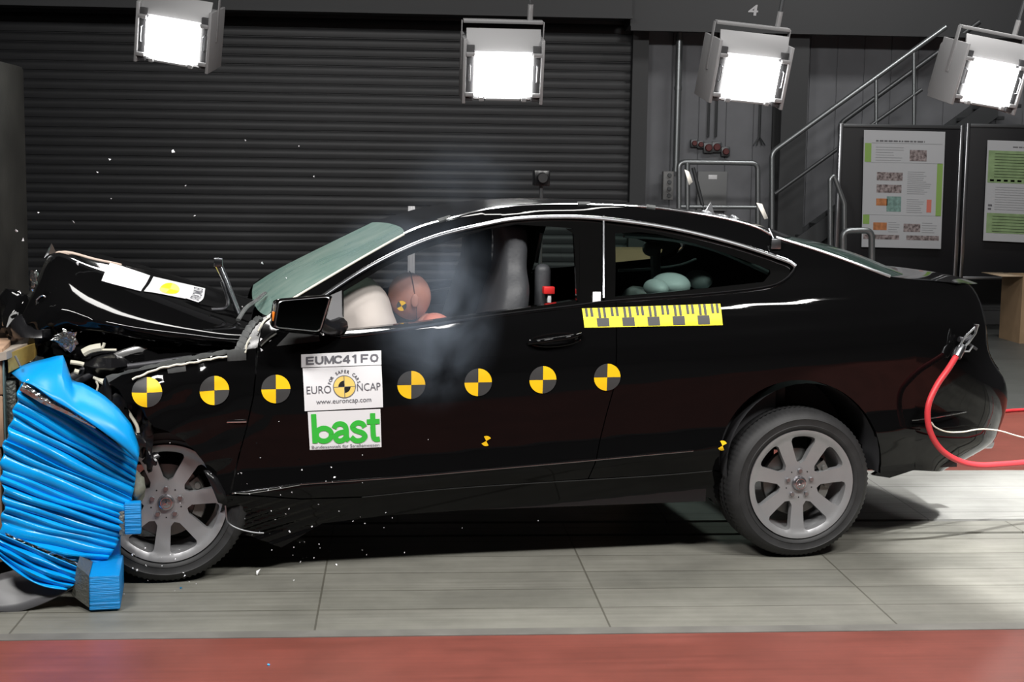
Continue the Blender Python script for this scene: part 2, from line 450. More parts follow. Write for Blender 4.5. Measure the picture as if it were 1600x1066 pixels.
# back wall with vertical ribs (right of the roller door)
xd = YP(1003, 200, 16.5)[0]
mb = MB(); mb.box((XL, 16.5, 0), (XR, 16.7, 6.6))
x = xd+.02
while x < XR-.3:
    mb.box((x, 16.485, 0), (x+.30, 16.502, 6.5)); x += .315
setting(mb, 'wall_back', WALLG)
# dark steel column and its face plate
for (p0, p1, mm) in ((1222, 1262, BEAMM),):
    a = YP(p0, 100, 16.1)[0]; b = YP(p1, 100, 16.1)[0]
    m_ = MB(); m_.box((a, 16.05, 0), (b, 16.09, 6.5)); m_.box((a, 16.41, 0), (b, 16.45, 6.5)); m_.box(((a+b)/2-.02, 16.09, 0), ((a+b)/2+.02, 16.41, 6.5))
    setting(m_, 'pillar', BEAMM)
# roller door: rows of slats
mb = MB(); x0 = XL; x1 = YP(985, 200, 16.4)[0]; rows = []
z = 0.
while z < 4.6:
    for (dz, dy) in ((0, 0), (.004, 0), (.009, -.012), (.05, -.016), (.093, -.013), (.099, -.009), (.1, 0)):
        rows.append([(x0, 16.42+dy, z+dz), (x1, 16.42+dy, z+dz)])
    z += .102
grid(mb, rows)
SLAT = mat('door_slats', (.026, .027, .030), .42, .2, noise=.2, nscale=4, stretch=(1, 1, 6))
setting(mb, 'door_1', SLAT)
mb = MB(); mb.box((x1-.01, 16.28, 0), (xd+.02, 16.48, 4.7))
setting(mb, 'trim_4', BEAMM)
# overhead beam / door hood with the painted number 4
zt = YP(1100, 46, 15.9)[2]
mb = MB(); mb.box((YP(985, 40, 15.9)[0], 15.9, zt), (XR, 16.3, zt+.9)); mb.box((YP(985, 40, 15.9)[0], 15.86, zt-.03), (XR, 15.9, zt+.02))
bx = setting(mb, 'beam', BEAMM)
zt2 = YP(800, 22, 15.8)[2]
mb = MB(); mb.box((XL, 15.75, zt2), (YP(985, 40, 15.9)[0]-.01, 16.3, zt2+.9)); mb.box((XL, 15.70, zt2-.03), (YP(985, 40, 15.9)[0]-.01, 15.75, zt2+.01))
setting(mb, 'beam', BEAMM)
V, T = text('4', .2, .004)
p = YP(1177, 16, 15.895); V = fit(V, -.055, -.058, .055, .058)
mb = MB(); mb.add([(p[0]+a+b*.12, p[1]-.002+dy, p[2]+b) for dy in (0,) for a, b in V], T, 0, False)
o = mb.build('bay_number', mat('pale_paint', (.5, .5, .52), .6), off=p); tag(o, 'painted white number 4 on the dark overhead beam', 'number')

# ------------------------------------------------------------------ crash block at the left edge
ce = G(44, 700)
xe = YP(43, 300, 10.6)[0]; zt = YP(43, 104, 10.6)[2]
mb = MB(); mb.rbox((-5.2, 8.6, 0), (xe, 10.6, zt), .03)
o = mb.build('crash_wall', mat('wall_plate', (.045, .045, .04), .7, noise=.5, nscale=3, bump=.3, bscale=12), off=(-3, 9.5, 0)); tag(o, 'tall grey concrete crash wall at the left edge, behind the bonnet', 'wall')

# ------------------------------------------------------------------ floodlights
HOUS = mat('lamp_housing', (.24, .24, .245), .5, .2); LGLOW = mat('lamp_glass', (1, 1, 1), .3, emit=(1, .99, .97), es=26)
HOUSD = mat('lamp_dark', (.03, .03, .032), .5)
def floodlight(px, py, D, s, rx, ry, rz, label, es_light):
    c = ray(px, py); c = CAM+c/F*D
    o = root('floodlight', label, 'floodlight', tuple(c), group='floodlights hanging over the track')
    # aim: local -Y is the beam.  rz about Z, rx tilts down, ry rolls
    o.rotation_euler = (rx, ry, rz); o.scale = (s, s, s)
    b = MB()   # housing with open top hood
    b.rbox((-.27, .02, -.20), (.27, .36, .20), .03)
    b.rbox((-.285, -.03, -.215), (-.262, .30, .235), .004); b.rbox((.262, -.03, -.215), (.285, .30, .235), .004)
    b.build('housing', HOUS, o)
    b = MB(); b.rbox((-.262, -.005, .0), (.262, .01, .165), .004, M=Matrix.Translation((0, 0, .145)) @ Matrix.Rotation(math.radians(-22), 4, 'X'))
    
    b.build('hood', HOUS, o)
    MB().rbox((-.262, -.012, -.20), (-.205, .02, .19), .004).build('side_panel', HOUSD, o)
    MB().rbox((.205, -.012, -.20), (.262, .02, .19), .004).build('side_panel', HOUSD, o)
    b = MB(); b.rbox((-.205, -.035, -.16), (.205, -.005, .125), .012)
    g = b.build('lamp_glass', LGLOW, o)
    for sx in (-1, 1):
        for z in (-.15, .13): MB().rbox((sx*.235-.03, -.04, z-.014), (sx*.235+.03, -.012, z+.014), .004).build('clamp', HOUS, o)
        MB().rbox((sx*.15-.016, -.045, -.195), (sx*.15+.016, -.01, -.165), .004).build('clamp', HOUS, o)
    MB().rbox((-.12, -.04, -.188), (.12, -.02, -.172), .003).build('bottom_rail', HOUS, o)
    for sx in (-1, 1):
        b = MB(); b.tube([(sx*.237, -.012, -.06), (sx*.237, -.04, -.05), (sx*.237, -.04, .05), (sx*.237, -.012, .06)], .006)
        b.build('handle', SATIN, o)
    b = MB(); b.rbox((-.28, .10, .325), (.28, .16, .35), .004); b.rbox((-.292, .11, .0), (-.285, .15, .34), .002); b.rbox((.285, .11, .0), (.292, .15, .34), .002)
    b.tube([(.19, .13, .34), (.19, .13, .46)], .02); b.build('yoke', HOUS, o)
    b = MB(); b.tube([(0.19, .13, .45), (.19, .13, 2.2)], .016, 6); b.build('hanging_pole', RAILD, o)
    return o
floodlight(271, 60, 10, .93, math.radians(14), math.radians(9), math.radians(-9), 'floodlight hanging at the upper left, tilted to one side', 1)
floodlight(786, 114, 10, .98, math.radians(14), 0, math.radians(2), 'floodlight hanging squarely in front of the dark roller door, over the car roof', 1)
floodlight(1172, 119, 10, .96, math.radians(14), math.radians(4), math.radians(9), 'floodlight hanging over the rear window, below the painted number 4', 1)
floodlight(1546, 126, 10, .93, math.radians(13), math.radians(7), math.radians(14), 'floodlight hanging above the notice boards at the far right', 1)

# ------------------------------------------------------------------ wall fittings on the right
def ypts(pts, Y): return [tuple(YP(a, b, Y)) for a, b in pts]
a = YP(1056, 0, 16.3); b = YP(1056, 268, 16.3)
mb = MB(); mb.tube([(b[0], 16.3, 4.2), (b[0], 16.3, b[2])], .038, 14)
for zz in (YP(1056, 138, 16.3)[2], YP(1056, 60, 16.3)[2], b[2]+.02): mb.tube([(b[0], 16.3, zz-.02), (b[0], 16.3, zz+.02)], .045, 14)
o = mb.build('drain_pipe', PIPE, off=(b[0], 16.3, b[2])); tag(o, 'tall shiny vertical steel pipe on the wall beside the roller door', 'pipe')
# control box with round knobs
c = YP(1043, 290, 16.3); r_ = root('control_box', 'small grey control box with a column of round knobs below the wall pipe', 'control box', tuple(c))
MB().rbox((-.06, -.05, -.16), (.06, .05, .16), .01).build('casing', mat('box_grey', (.2, .2, .2), .5), r_)
for k in range(4): MB().lathe([(0, -.075), (.022, -.075), (.024, -.05)], 14, (0.01, 0, -.11+k*.075), 'y').build('knob', RAILD, r_)
# five wall sockets
for (x_, y_, R_) in ((1085, 224, .04), (1095, 226, .04), (1107, 231, .055), (1120, 230, .055), (1134, 237, .05)):
    c = YP(x_, y_, 16.42); s_ = root('wall_socket', 'round dark wall socket in the row above the guard rail', 'socket', tuple(c), group='row of round wall sockets')
    MB().rbox((-R_, 0, -R_*1.1), (R_, .06, R_*1.1), .01).build('back_plate', RAILD, s_)
    MB().lathe([(0, -.03), (R_*.6, -.03), (R_*.75, -.02), (R_*.75, .0)], 18).build('cap', mat('socket_red', (.12, .03, .03), .4), s_)
for (x_) in (1107, 1119, 1187):
    a = YP(x_, 214 if x_ < 1150 else 216, 16.44); mb = MB()
    mb.tube([(a[0], 16.46, a[2]), (a[0], 16.46, 3.4)], .014, 6)
    if x_ == 1187:
        for q in (1178, 1183, 1191, 1196):
            e_ = YP(q, 227, 16.44); mb.tube([(a[0], 16.46, a[2]+.02), (e_[0], 16.46, e_[2])], .007, 5)
    o = mb.build('wall_cable', RAILD, off=a)
    tag(o, {1107: 'left one of the two dark cables running down to the round wall sockets', 1119: 'right one of the two dark cables running down to the round wall sockets', 1187: 'dark cable splaying into several ends on the grey wall'}[x_], 'cable')
c = YP(1116, 268, 16.42)
s_ = root('wall_cabinet', 'pale grey wall cabinet with a small white sign behind the guard rail', 'cabinet', (YP(1112, 330, 16.42)[0], 16.48, YP(1112, 330, 16.4)[2]))
MB().rbox((-.17, -.06, 0), (.17, .0, .45), .01).build('body', mat('cabinet_grey', (.2, .205, .21), .6), s_)
MB().rbox((-.05, -.064, .36), (.05, -.06, .41), .002).build('sign', WHITE, s_)
# guard rail made of bent pipe
Y = 15.0
mb = MB(); mb.tube(cr(ypts([(1062, 420), (1062, 262), (1070, 253), (1172, 254), (1182, 262), (1183, 420)], Y), 1), .028, 10)
o_ = root('guard_rail', 'low bent-pipe guard rail in front of the wall sockets', 'railing', (YP(1120, 470, Y)[0], Y, 0))
def railpiece(pts, r, nm, Y, par, m=PIPE, rnd=None):
    off = np.array(par.location); b_ = MB(); P = [(p[0], p[1], max(0, p[2])) for p in ypts([(a, 530 if b == 480 else b) for a, b in pts], Y)]
    b_.tube([tuple(np.array(p)-off) for p in P], r, 10); return b_.build(nm, m, par)
def rounded(pts, r=8, n=5):
    out = [pts[0]]
    for i in range(1, len(pts)-1):
        a, b, c = (np.array(pts[k], float) for k in (i-1, i, i+1))
        p = b+(a-b)/np.linalg.norm(a-b)*r; q = b+(c-b)/np.linalg.norm(c-b)*r
        for k in range(n+1):
            t = k/n; out.append(tuple((1-t)**2*p+2*t*(1-t)*b+t*t*q))
    out.append(pts[-1]); return out
railpiece(rounded([(1061, 480), (1061, 253), (1184, 255), (1184, 480)], 10), .028, 'top_rail', Y, o_)
railpiece([(1061, 323), (1184, 324)], .02, 'middle_rail', Y, o_)
railpiece([(1074, 480), (1074, 254)], .028, 'post', Y, o_)
railpiece([(1083, 262), (1100, 330)], .02, 'brace', Y, o_, RAILD)
# staircase
Y = 15.3
st = root('staircase', 'dark steel staircase with pipe handrails rising behind the notice boards', 'staircase', tuple(YP(1250, 480, 16)))
off = np.array(st.location)
def stair_line(pts, r, nm, Y, m=PIPE):
    b_ = MB(); b_.tube([tuple(np.array(p)-off) for p in ypts(pts, Y)], r, 10); return b_.build(nm, m, st)
stair_line(rounded([(1206, 480), (1206, 238), (1369, 121), (1478, 42)], 10), .028, 'handrail', Y)
stair_line([(1211, 303), (1310, 232), (1440, 140)], .02, 'middle_rail', Y, RAILD)
stair_line(rounded([(1313, 480), (1313, 193), (1472, 77), (1530, 34)], 8), .028, 'handrail', 15.9, RAILD)
stair_line([(1369, 260), (1369, 121)], .02, 'post', Y); stair_line([(1428, 235), (1428, 79)], .02, 'post', Y)
for (A, B, nm, YY) in (((1240, 392), (1560, 165), 'stringer', 15.45), ((1228, 392), (1560, 150), 'stringer', 16.2)):
    a, b = YP(*A, YY)-off, YP(*B, YY)-off
    mb = MB(); mb.add([(a[0], a[1], a[2]-.12), (b[0], b[1], b[2]-.12), (b[0], b[1], b[2]+.12), (a[0], a[1], a[2]+.12), (a[0], a[1]+.03, a[2]-.12), (b[0], b[1]+.03, b[2]-.12), (b[0], b[1]+.03, b[2]+.12), (a[0], a[1]+.03, a[2]+.12)], [(0, 1, 2, 3), (7, 6, 5, 4), (0, 4, 5, 1), (3, 2, 6, 7), (0, 3, 7, 4), (1, 5, 6, 2)], 0, False)
    mb.build(nm, RAILD, st)
for k in range(13):
    t = k/12; a = YP(1240+320*t, 392-227*t, 15.5)-off
    MB().rbox((a[0]-.02, a[1], a[2]-.02), (a[0]+.26, a[1]+.66, a[2]+.02), .004).build('tread', RAILD, st)
# looped pipe guards beside the boards
for (pts, r, Y, lab) in ((rounded([(1297, 545), (1297, 279), (1303, 274), (1319, 318), (1319, 545)], 4), .024, 14.6, 'narrow pointed pipe loop standing left of the black notice board'),
                         (rounded([(1317, 570), (1317, 361), (1362, 360), (1362, 570)], 12), .03, 13.2, 'low rounded pipe hoop standing just behind the sloping rear window')):
    P = ypts(pts, Y); g = MB()
    P = [(p[0], p[1], max(0, p[2])) for p in P]; g.tube(P, r, 10)
    o = g.build('pipe_hoop', PIPE, off=(P[0][0], Y, 0)); tag(o, lab, 'guard hoop')
# notice boards
BLACKB = mat('board_black', (.006, .006, .008), .6)
def board(p0, p1, Y, label, posts):
    a = YP(p0, 197, Y); b = YP(p1, 203, Y); zb = YP((p0+p1)/2, 434, Y)[2]; zt = a[2]; x1 = min(b[0], XR-.3)
    r = root('notice_board', label, 'notice board', ((a[0]+x1)/2, Y, 0)); h = (x1-a[0])/2
    MB().rbox((-h, -.02, zb), (h, .02, zt), .004).build('panel', BLACKB, r)
    MB().rbox((-h-.01, -.03, zt-.01), (h+.01, .03, zt+.025), .004).build('top_frame', RAILD, r)
    MB().rbox((-h-.01, -.03, zb-.02), (h+.01, .03, zb+.01), .004).build('bottom_frame', SATIN, r)
    for s_ in posts:
        q = MB(); q.rbox((s_*h-.02, -.035, .0), (s_*h+.02, .035, zt+.03), .006); q.rbox((s_*h-.03, -.25, 0), (s_*h+.03, .25, .03), .006)
        q.build('post', SATIN, r)
    return r
board(1314, 1502, 15.0, 'black notice board carrying the poster with photos and green blocks', (-1, 1))
board(1512, 1700, 15.0, 'black notice board at the right edge with the green-tinted poster', (-1, 1))
PAP = mat('poster_paper', (.42, .43, .45), .5); PGRN = mat('poster_green', (.22, .36, .09), .5); PTXT = mat('poster_text', (.12, .12, .13), .5)
PD = mat('poster_photo_dark', (.07, .05, .05), .5, col2=(.35, .3, .3), nscale=30); PO = mat('poster_orange', (.5, .2, .08), .5, noise=.4, nscale=20); PR = mat('poster_red', (.55, .16, .12), .5)
PTEAL = mat('poster_teal', (.2, .33, .30), .5, noise=.4, nscale=30); PLINE = mat('poster_line', (.27, .28, .29), .5); PPALE = mat('poster_pale_green', (.25, .36, .18), .5, noise=.25, nscale=9)
def poster(TL, TR, BR, BL, Y, label, items):
    q = [YP(*c, Y) for c in (TL, TR, BR, BL)]
    ctr = sum(q)/4; r = root('poster', label, 'poster', tuple(ctr))
    def at(s, t, d):
        top = q[0]*(1-s)+q[1]*s; bot = q[3]*(1-s)+q[2]*s; p = top*(1-t)+bot*t-ctr; return (p[0], -d, p[2])
    def pc(nm, m, s0, t0, s1, t1, d, th=.0015):
        V = [at(s0, t0, d), at(s1, t0, d), at(s1, t1, d), at(s0, t1, d)]; V += [(x_, y_+th, z_) for x_, y_, z_ in V]
        return V
    b = MB(); b.add(pc('', 0, 0, 0, 1, 1, .002), [(3, 2, 1, 0), (4, 5, 6, 7), (0, 1, 5, 4), (1, 2, 6, 5), (2, 3, 7, 6), (3, 0, 4, 7)], 0, False); b.build('sheet', PAP, r)
    for nm, m, L in items:
        b = MB()
        for (s0, t0, s1, t1) in L: b.add(pc('', 0, s0, t0, s1, t1, .0035), [(3, 2, 1, 0), (0, 1, 5, 4), (1, 2, 6, 5), (2, 3, 7, 6), (3, 0, 4, 7)], 0, False)
        b.build(nm, m, r)
def textlines(s0, s1, t0, t1, n, h=.005, seed=1):
    rr = random.Random(seed); return [(s0, t0+(t1-t0)*k/max(1, n-1), s0+(s1-s0)*rr.uniform(.6, 1), t0+(t1-t0)*k/max(1, n-1)+h) for k in range(n)]
rr = random.Random(3)
def words(s0, s1, t, h):
    out = []; s = s0
    while s < s1:
        w_ = rr.uniform(.02, .07); out.append((s, t, min(s+w_, s1), t+h)); s += w_+.012
    return out
poster((1350, 203), (1477, 206), (1470, 389), (1346, 386), 14.93, 'white poster with small photos and olive green corner blocks', [
    ('green_block', PGRN, [(.015, .11, .095, .27)]), ('green_block', PGRN, [(.915, .27, .985, .72)]), ('green_block', PGRN, [(.01, .72, .09, .80)]),
    ('heading', PTXT, words(.15, .75, .083, .013)),
    ('photo', PD, [(.57, .16, .78, .255)]), ('photo', PD, [(.17, .355, .49, .425)]), ('photo', PD, [(.17, .46, .48, .53)]),
    ('photo', PO, [(.17, .58, .31, .64)]), ('photo', PTEAL, [(.30, .56, .48, .69)]), ('photo', PO, [(.14, .785, .31, .85)]), ('photo', PD, [(.52, .79, .73, .86)]),
    ('photo_strip', PD, [(.02, .89, .47, .93), (.56, .89, .97, .93)]),
    ('red_table', PR, [(.80, .58, .86, .69)]),
    ('text_block', PLINE, textlines(.55, .86, .345, .53, 12, seed=4)+textlines(.15, .5, .14, .25, 6, seed=2)+textlines(.55, .78, .58, .69, 7)+textlines(.33, .48, .78, .86, 5)+textlines(.75, .95, .78, .86, 5)+[(.1, .105, .97, .109), (.03, .27, .97, .273), (.03, .718, .97, .721)])])
poster((1543, 219), (1668, 223), (1664, 382), (1536, 376), 14.93, 'pale green poster with text bands, cut by the right edge', [
    ('green_band', PPALE, [(.02, .10, .98, .42), (.03, .72, .98, .92)]),
    ('icon_row', PTXT, [(.05+k*.085, .385, .05+k*.085+.05, .405) for k in range(11)]),
    ('heading', PTXT, words(.32, .8, .055, .012)),
    ('text_block', PLINE, textlines(.1, .9, .13, .36, 9, seed=8)+textlines(.12, .95, .46, .68, 10, seed=9)+textlines(.1, .95, .75, .9, 6, seed=3)),
    ('small_photo', PTXT, [(.04, .635, .09, .655), (.04, .67, .08, .69)])])
# low pale units below the boards
a = YP(1480, 474, 15.7); b = YP(1582, 496, 15.7)
mb = MB(); mb.rbox((a[0], 15.7, .0), (XR-.2, 16.2, .16), .01)
o = mb.build('wall_plinth', mat('plinth_pale', (.32, .32, .33), .6), off=(8, 16, 0)); tag(o, 'long pale plinth on the floor under the notice boards', 'plinth')
mb = MB(); mb.rbox((a[0]-1.5, 15.95, .162), (XR-.2, 16.2, .62), .01)
o = mb.build('wall_cladding', mat('cladding_grey', (.10, .102, .105), .6), off=(8, 16, .2)); tag(o, 'dark grey low panel above the pale plinth, under the notice boards', 'panel')
# cardboard boxes
def carton(c0, sx, sy, sz, label, rz=0, flaps=True, group=None):
    r = root('cardboard_box', label, 'cardboard box', tuple(c0), rz, group)
    b = MB(); b.box((-sx/2, -sy/2, 0), (sx/2, sy/2, sz)); b.build('carton', CARD, r)
    if flaps:
        for s_, nm in ((-1, 'flap'), (1, 'flap')):
            b = MB(); b.add([(s_*sx/2, -sy/2, sz), (s_*sx/2, sy/2, sz), (s_*(sx/2+.22), sy/2, sz+(.0 if s_ < 0 else .12)), (s_*(sx/2+.22), -sy/2, sz+(.0 if s_ < 0 else .12))], [(0, 1, 2, 3)], 0, False)
            q = b.build(nm, mat('cardboard_light', (.42, .32, .22), .85), r); solid(q, .008)
    return r
g = G(1585, 537); w_ = .55
carton((g[0]+.36, g[1]+.25, 0), .62, .5, YP(1585, 432, g[1])[2], 'tall open brown cardboard box with a flap out, at the right edge')
for (x_, y0, y1, lab) in ((990, 417, 390, 'left brown carton seen through the rear side windows'), (1066, 417, 390, 'right brown carton seen through the rear side windows')):
    c = YP(x_, y0+28, 12.5); top = YP(x_, y1, 12.5)[2]
    carton((c[0], 12.7, 0), .40, .35, top, lab, 0, False)
# black high-speed camera behind the roof
c = YP(846, 278, 11.); r = root('camera_stand', 'black camera on a thin stand behind the car roof', 'camera', (c[0], 11., 0))
MB().tube([(0, 0, 0), (0, 0, c[2]-.05)], .015).build('stand', RAILD, r)
MB().rbox((-.06, -.06, c[2]-.06), (.06, .10, c[2]+.06), .01).build('camera_body', TRIM, r)
MB().lathe([(0, -.12), (.035, -.12), (.042, -.06)], 18, (0, 0, c[2])).build('lens', SEAL, r)
c = YP(643, 322, 12.); mb = MB(); mb.rbox((c[0]-.03, 11.97, 0), (c[0]+.03, 12.03, c[2]), .004)
for dx in (-.012, .012): mb.rbox((c[0]+dx-.004, 11.965, 0), (c[0]+dx+.004, 11.97, c[2]), .001)
o = mb.build('profile_post', mat('aluminium_profile', (.35, .35, .36), .4, .5), off=(c[0], 12, 0)); tag(o, 'short grey grooved post sticking up behind the windscreen top', 'post')
# ================================================================== THE CAR
car = root('car', 'black two-door coupe crashed nose-first into the blue barrier', 'car', tuple(O), TH)
W_ = CAR_W
def KP(pts, off=0.): return [K(a, b, off) for a, b in pts]
def arc(cx, cy, r, a0, a1, n=24, ry=None):
    ry = ry or r
    return [(cx+r*math.cos(math.radians(a0+(a1-a0)*k/n)), cy-ry*math.sin(math.radians(a0+(a1-a0)*k/n))) for k in range(n+1)]
UPPER = [(502, 462), (563, 422), (624, 390), (685, 366), (760, 348), (807, 340), (875, 337), (942, 340), (1044, 354), (1145, 378), (1229, 406), (1242, 414)]
LOWER = [(1242, 419), (1226, 437), (1196, 449), (1111, 459), (1000, 467), (942, 472), (905, 477), (760, 495), (624, 515), (532, 526)]
UPs = [tuple(p) for p in cr(UPPER, 5)]; LOs = [tuple(p) for p in cr(LOWER, 5)]
WS_EDGE = [(405, 541), (417, 496), (460, 464), (551, 411), (631, 366)]
RAIL = [(631, 366), (704, 341), (767, 326), (841, 320.5), (922, 320), (1010, 324), (1061, 330), (1128, 341), (1179, 355), (1209, 371)]
RW_EDGE = [(1209, 371), (1280, 393), (1340, 414), (1390, 432)]
RARCH = arc(1250, 722, 127, 186, -8, 30, 128)      # rear arch, front end to rear end
DOOR_R = [(963, 471), (964, 530), (963, 575), (960, 606), (948.5, 647), (939.5, 683), (933, 717), (920, 748)]
outline = [tuple(p) for p in cr(WS_EDGE, 5)]+[tuple(p) for p in cr(RAIL, 4)][1:]+[tuple(p) for p in cr(RW_EDGE, 4)][1:]+[(1430, 437)]
outline += [(1430, 520), (1430, 620), (1430, 734), (1390, 747), (1364, 743), (1372, 738)]
outline += RARCH[::-1]+[(1118, 735), (1018, 743), (920, 748)]
outline += DOOR_R[::-1]
outline += [p for p in LOs[::-1] if p[0] > 963]+[p for p in UPs[::-1]]+[(470, 490), (440, 517)]
body_uw = KP(outline)
panel('body_side', [body_uw], PAINT, car, sp=.022, thick=.03)
panel('body_side', [body_uw], PAINT, car, sp=.05, thick=.03, mirror=True)
# door
DOOR_F = [(402, 543), (400, 580), (396, 620), (385, 670), (374, 710), (360, 770)]
door = [(404, 541), (440, 518), (503, 523), (532, 527)]+[p for p in LOs[::-1] if 532 < p[0] < 962]+[(962, 472)]
door = door+[(p[0]-1.6, p[1]) for p in DOOR_R[1:]]
door += [(852, 753), (700, 763), (565, 776), (470, 779), (362, 772)]+[(p[0]+1, p[1]) for p in DOOR_F[::-1][1:-1]]
door_uw = KP(door)
dr = panel('door', [door_uw], PAINT, car, sp=.022, thick=.04)
panel('door', [door_uw], PAINT, car, sp=.05, thick=.04, mirror=True)
# sill
sill = [(352, 774), (470, 781), (565, 778), (700, 765), (852, 755), (1018, 745), (1118, 737), (1129, 741), (1122, 770), (1117, 789), (1109, 777), (904, 788), (750, 796), (600, 806), (504, 818), (440, 856), (410, 845), (352, 826), (344, 800)]
sl = panel('sill', [KP(sill)], PAINT, car, sp=.011, thick=.05)
panel('sill', [KP([(470, 781), (565, 778), (700, 765), (852, 755), (1018, 745), (1118, 737), (1117, 777), (904, 788), (600, 806), (504, 818)])], PAINT, car, sp=.05, thick=.05, mirror=True)
# front wing (crumpled)
FARCH = [(352, 788), (340, 779), (333, 765), (328, 742), (318, 722), (303, 703), (284, 686), (262, 674), (240, 667)]
wing = [(170, 598), (190, 586), (215, 580), (300, 563), (372, 549), (400, 544)]+[(p[0]-1.2, p[1]) for p in DOOR_F[1:]]+FARCH+[(228, 652), (214, 630), (196, 628), (186, 610)]
panel('front_wing', [KP(wing)], PAINT, car, sp=.02, thick=.03)
panel('front_wing', [KP(wing)], PAINT, car, sp=.05, thick=.03, mirror=True)
# black frame round the side windows, with the open door window as its hole
OPEN = [(538, 517), (537, 456), (599.5, 418), (640, 399), (673, 386), (760, 359), (807, 351), (885, 356), (898, 358), (903, 368), (904, 425), (904, 469), (832, 480), (760, 490), (650, 505)]
frame = [(503, 523), (470, 521), (442, 517), (470, 490)]+[p for p in UPs if p[0] < 942]+[(942, 340), (942, 473)]+[p for p in LOs if p[0] < 940]
FR = panel('window_frame', [KP(frame), KP(OPEN)], GBLK, car, sp=.03, off=.006, thick=.05)
panel('window_frame', [KP(frame), KP(OPEN)], TRIM, car, sp=.06, off=.006, thick=.05, mirror=True)
panel('mirror_triangle', [KP([(506, 524), (506, 466), (534, 454), (535, 519), (531, 524)])], mat('mirror_base_grey', (.05, .05, .055), .45), car, sp=.03, off=.001, thick=.01)
for q in (False, True):
    Q = panel('window_seal', [KP([(904, 470), (901, 470), (896, 364), (885, 357.5), (898, 358), (904.5, 368)])], GBLK, car, sp=.03, off=.0, thick=.02, mirror=q)
# quarter window: printed black band and glass
qo = [(945, 346)]+[p for p in UPs if 946 < p[0] < 1236]+[(1237, 415)]+[p for p in LOs if 946 < p[0] < 1236]+[(945, 470)]
qi = [(962, 365), (1000, 363), (1027, 366), (1070, 376), (1111, 388), (1160, 405), (1204, 422), (1205, 428), (1194, 441), (1111, 450), (1030, 458), (962, 464)]
for q in (False, True):
    panel('quarter_window_band', [KP(qo), KP(qi)], GBLK, car, sp=.03, off=.008, thick=.01, mirror=q)
    g = panel('quarter_glass', [KP(qi)], GLASS, car, sp=.05, off=.009, thick=.004, mirror=q)
def strip(name, pts, m, r, off=-.006, flat=1., sp=6, parent=car, n=8):
    P = []
    for p in resample(cr(pts, 6), max(4, int(len(pts)*sp))):
        u, w = K(p[0], p[1]); P.append((u, VF(u, w)+off, w))
    return MB().tube(P, r, n, flat=flat).build(name, m, parent)
strip('chrome_strip', [(p[0], p[1]+2) for p in UPPER], mat('chrome_soft', (.35, .36, .38), .25, 1), .009, off=-.008)
strip('chrome_strip', UPPER[:-1], CHROME, .0045, off=-.0155)
strip('chrome_strip', [(1243, 414)]+LOWER, CHROME, .0065, off=-.004)
strip('chrome_strip', [(405, 539), (418, 527), (430, 519)], CHROME, .010, off=-.01)
MB().tube([(lambda a: (a[0], VF(*a)-.002, a[1]))(K(943, y)) for y in range(338, 474, 8)], .006, 6).build('door_seam_rubber', SATIN, car)
# roof rail highlight laid on as a chrome strip, with pieces of grey tape over it
ridge = [(631, 366), (660, 353), (704, 341), (767, 326), (841, 320), (922, 319.5), (1010, 323.5), (1061, 329.5), (1128, 340.5), (1179, 354), (1206, 368)]
strip('roof_rail_highlight', ridge, CHROME, .006, off=-.002)
strip('windscreen_cord', [(417, 496), (440, 479), (460, 465), (500, 441), (551, 411), (600, 383), (631, 366)], WHITEC, .005, off=-.004)
RWC = [(1212, 371), (1245, 381), (1280, 392), (1320, 406), (1360, 421), (1390, 432)]
strip('rear_window_cord', RWC, SATIN, .007, off=-.004)
for (a, b) in (((684, 346), (703, 340)), ((902, 319), (922, 319)), ((1010, 323), (1024, 325))):
    strip('grey_tape', [a, ((a[0]+b[0])/2, (a[1]+b[1])/2), b], GREYT, .011, off=.0)
# ---------- top surfaces (windscreen, roof, rear window, boot lid): near edge -> centre -> mirrored
def edge3(px, n): return [(lambda a: np.array((a[0], VF(*a), a[1])))(K(*p)) for p in resample(cr(px, 6), n)]
def top(name, near, ctr, m, nrow=14, pw=2.2, half=8, lift=0.):
    N = [p+np.array((0, 0, lift)) for p in edge3(near, nrow)]; Cc = [np.array(K3(p[0], p[1], W_/2)) for p in resample(cr(ctr, 6), nrow)]
    rows = []
    for a, c in zip(N, Cc):
        r = []
        for k in range(half+1):
            s = k/half; v = a[1]+(W_/2-a[1])*s; e = 1-(1-s)**pw
            r.append((a[0]+(c[0]-a[0])*e, v, a[2]+(c[2]-a[2])*e))
        r += [(p[0], W_-p[1], p[2]) for p in r[:-1][::-1]]
        rows.append(r)
    mb = MB(); grid(mb, rows[::-1]); return mb.build(name, m, car)
top('windscreen', [(419, 494), (460, 464), (551, 411), (631, 366)], [(397, 474), (453, 435), (526, 396.5), (599, 360.5), (617, 351.5)], WSGLASS, 16, 2.4)
top('roof', [(631, 366), (704, 341), (767, 326), (841, 320.5), (922, 320), (1010, 324), (1061, 330), (1128, 341), (1179, 355), (1209, 371)],
    [(617, 351.5), (685, 329), (760, 316), (828, 311.5), (909, 312), (976, 316), (1044, 324), (1094, 330.5), (1145, 343), (1206, 364)], PAINT_R, 22, 2.6)
top('rear_window', [(1209, 371), (1280, 393), (1340, 414), (1390, 432)], [(1206, 364), (1262, 376), (1318, 394), (1374, 419)], WINGLASS, 12, 2.2)
top('boot_lid', [(1390, 432), (1430, 437), (1466, 440), (1497, 443)], [(1374, 419), (1422, 420), (1470, 427), (1500, 437)], PAINT, 10, 2.0)
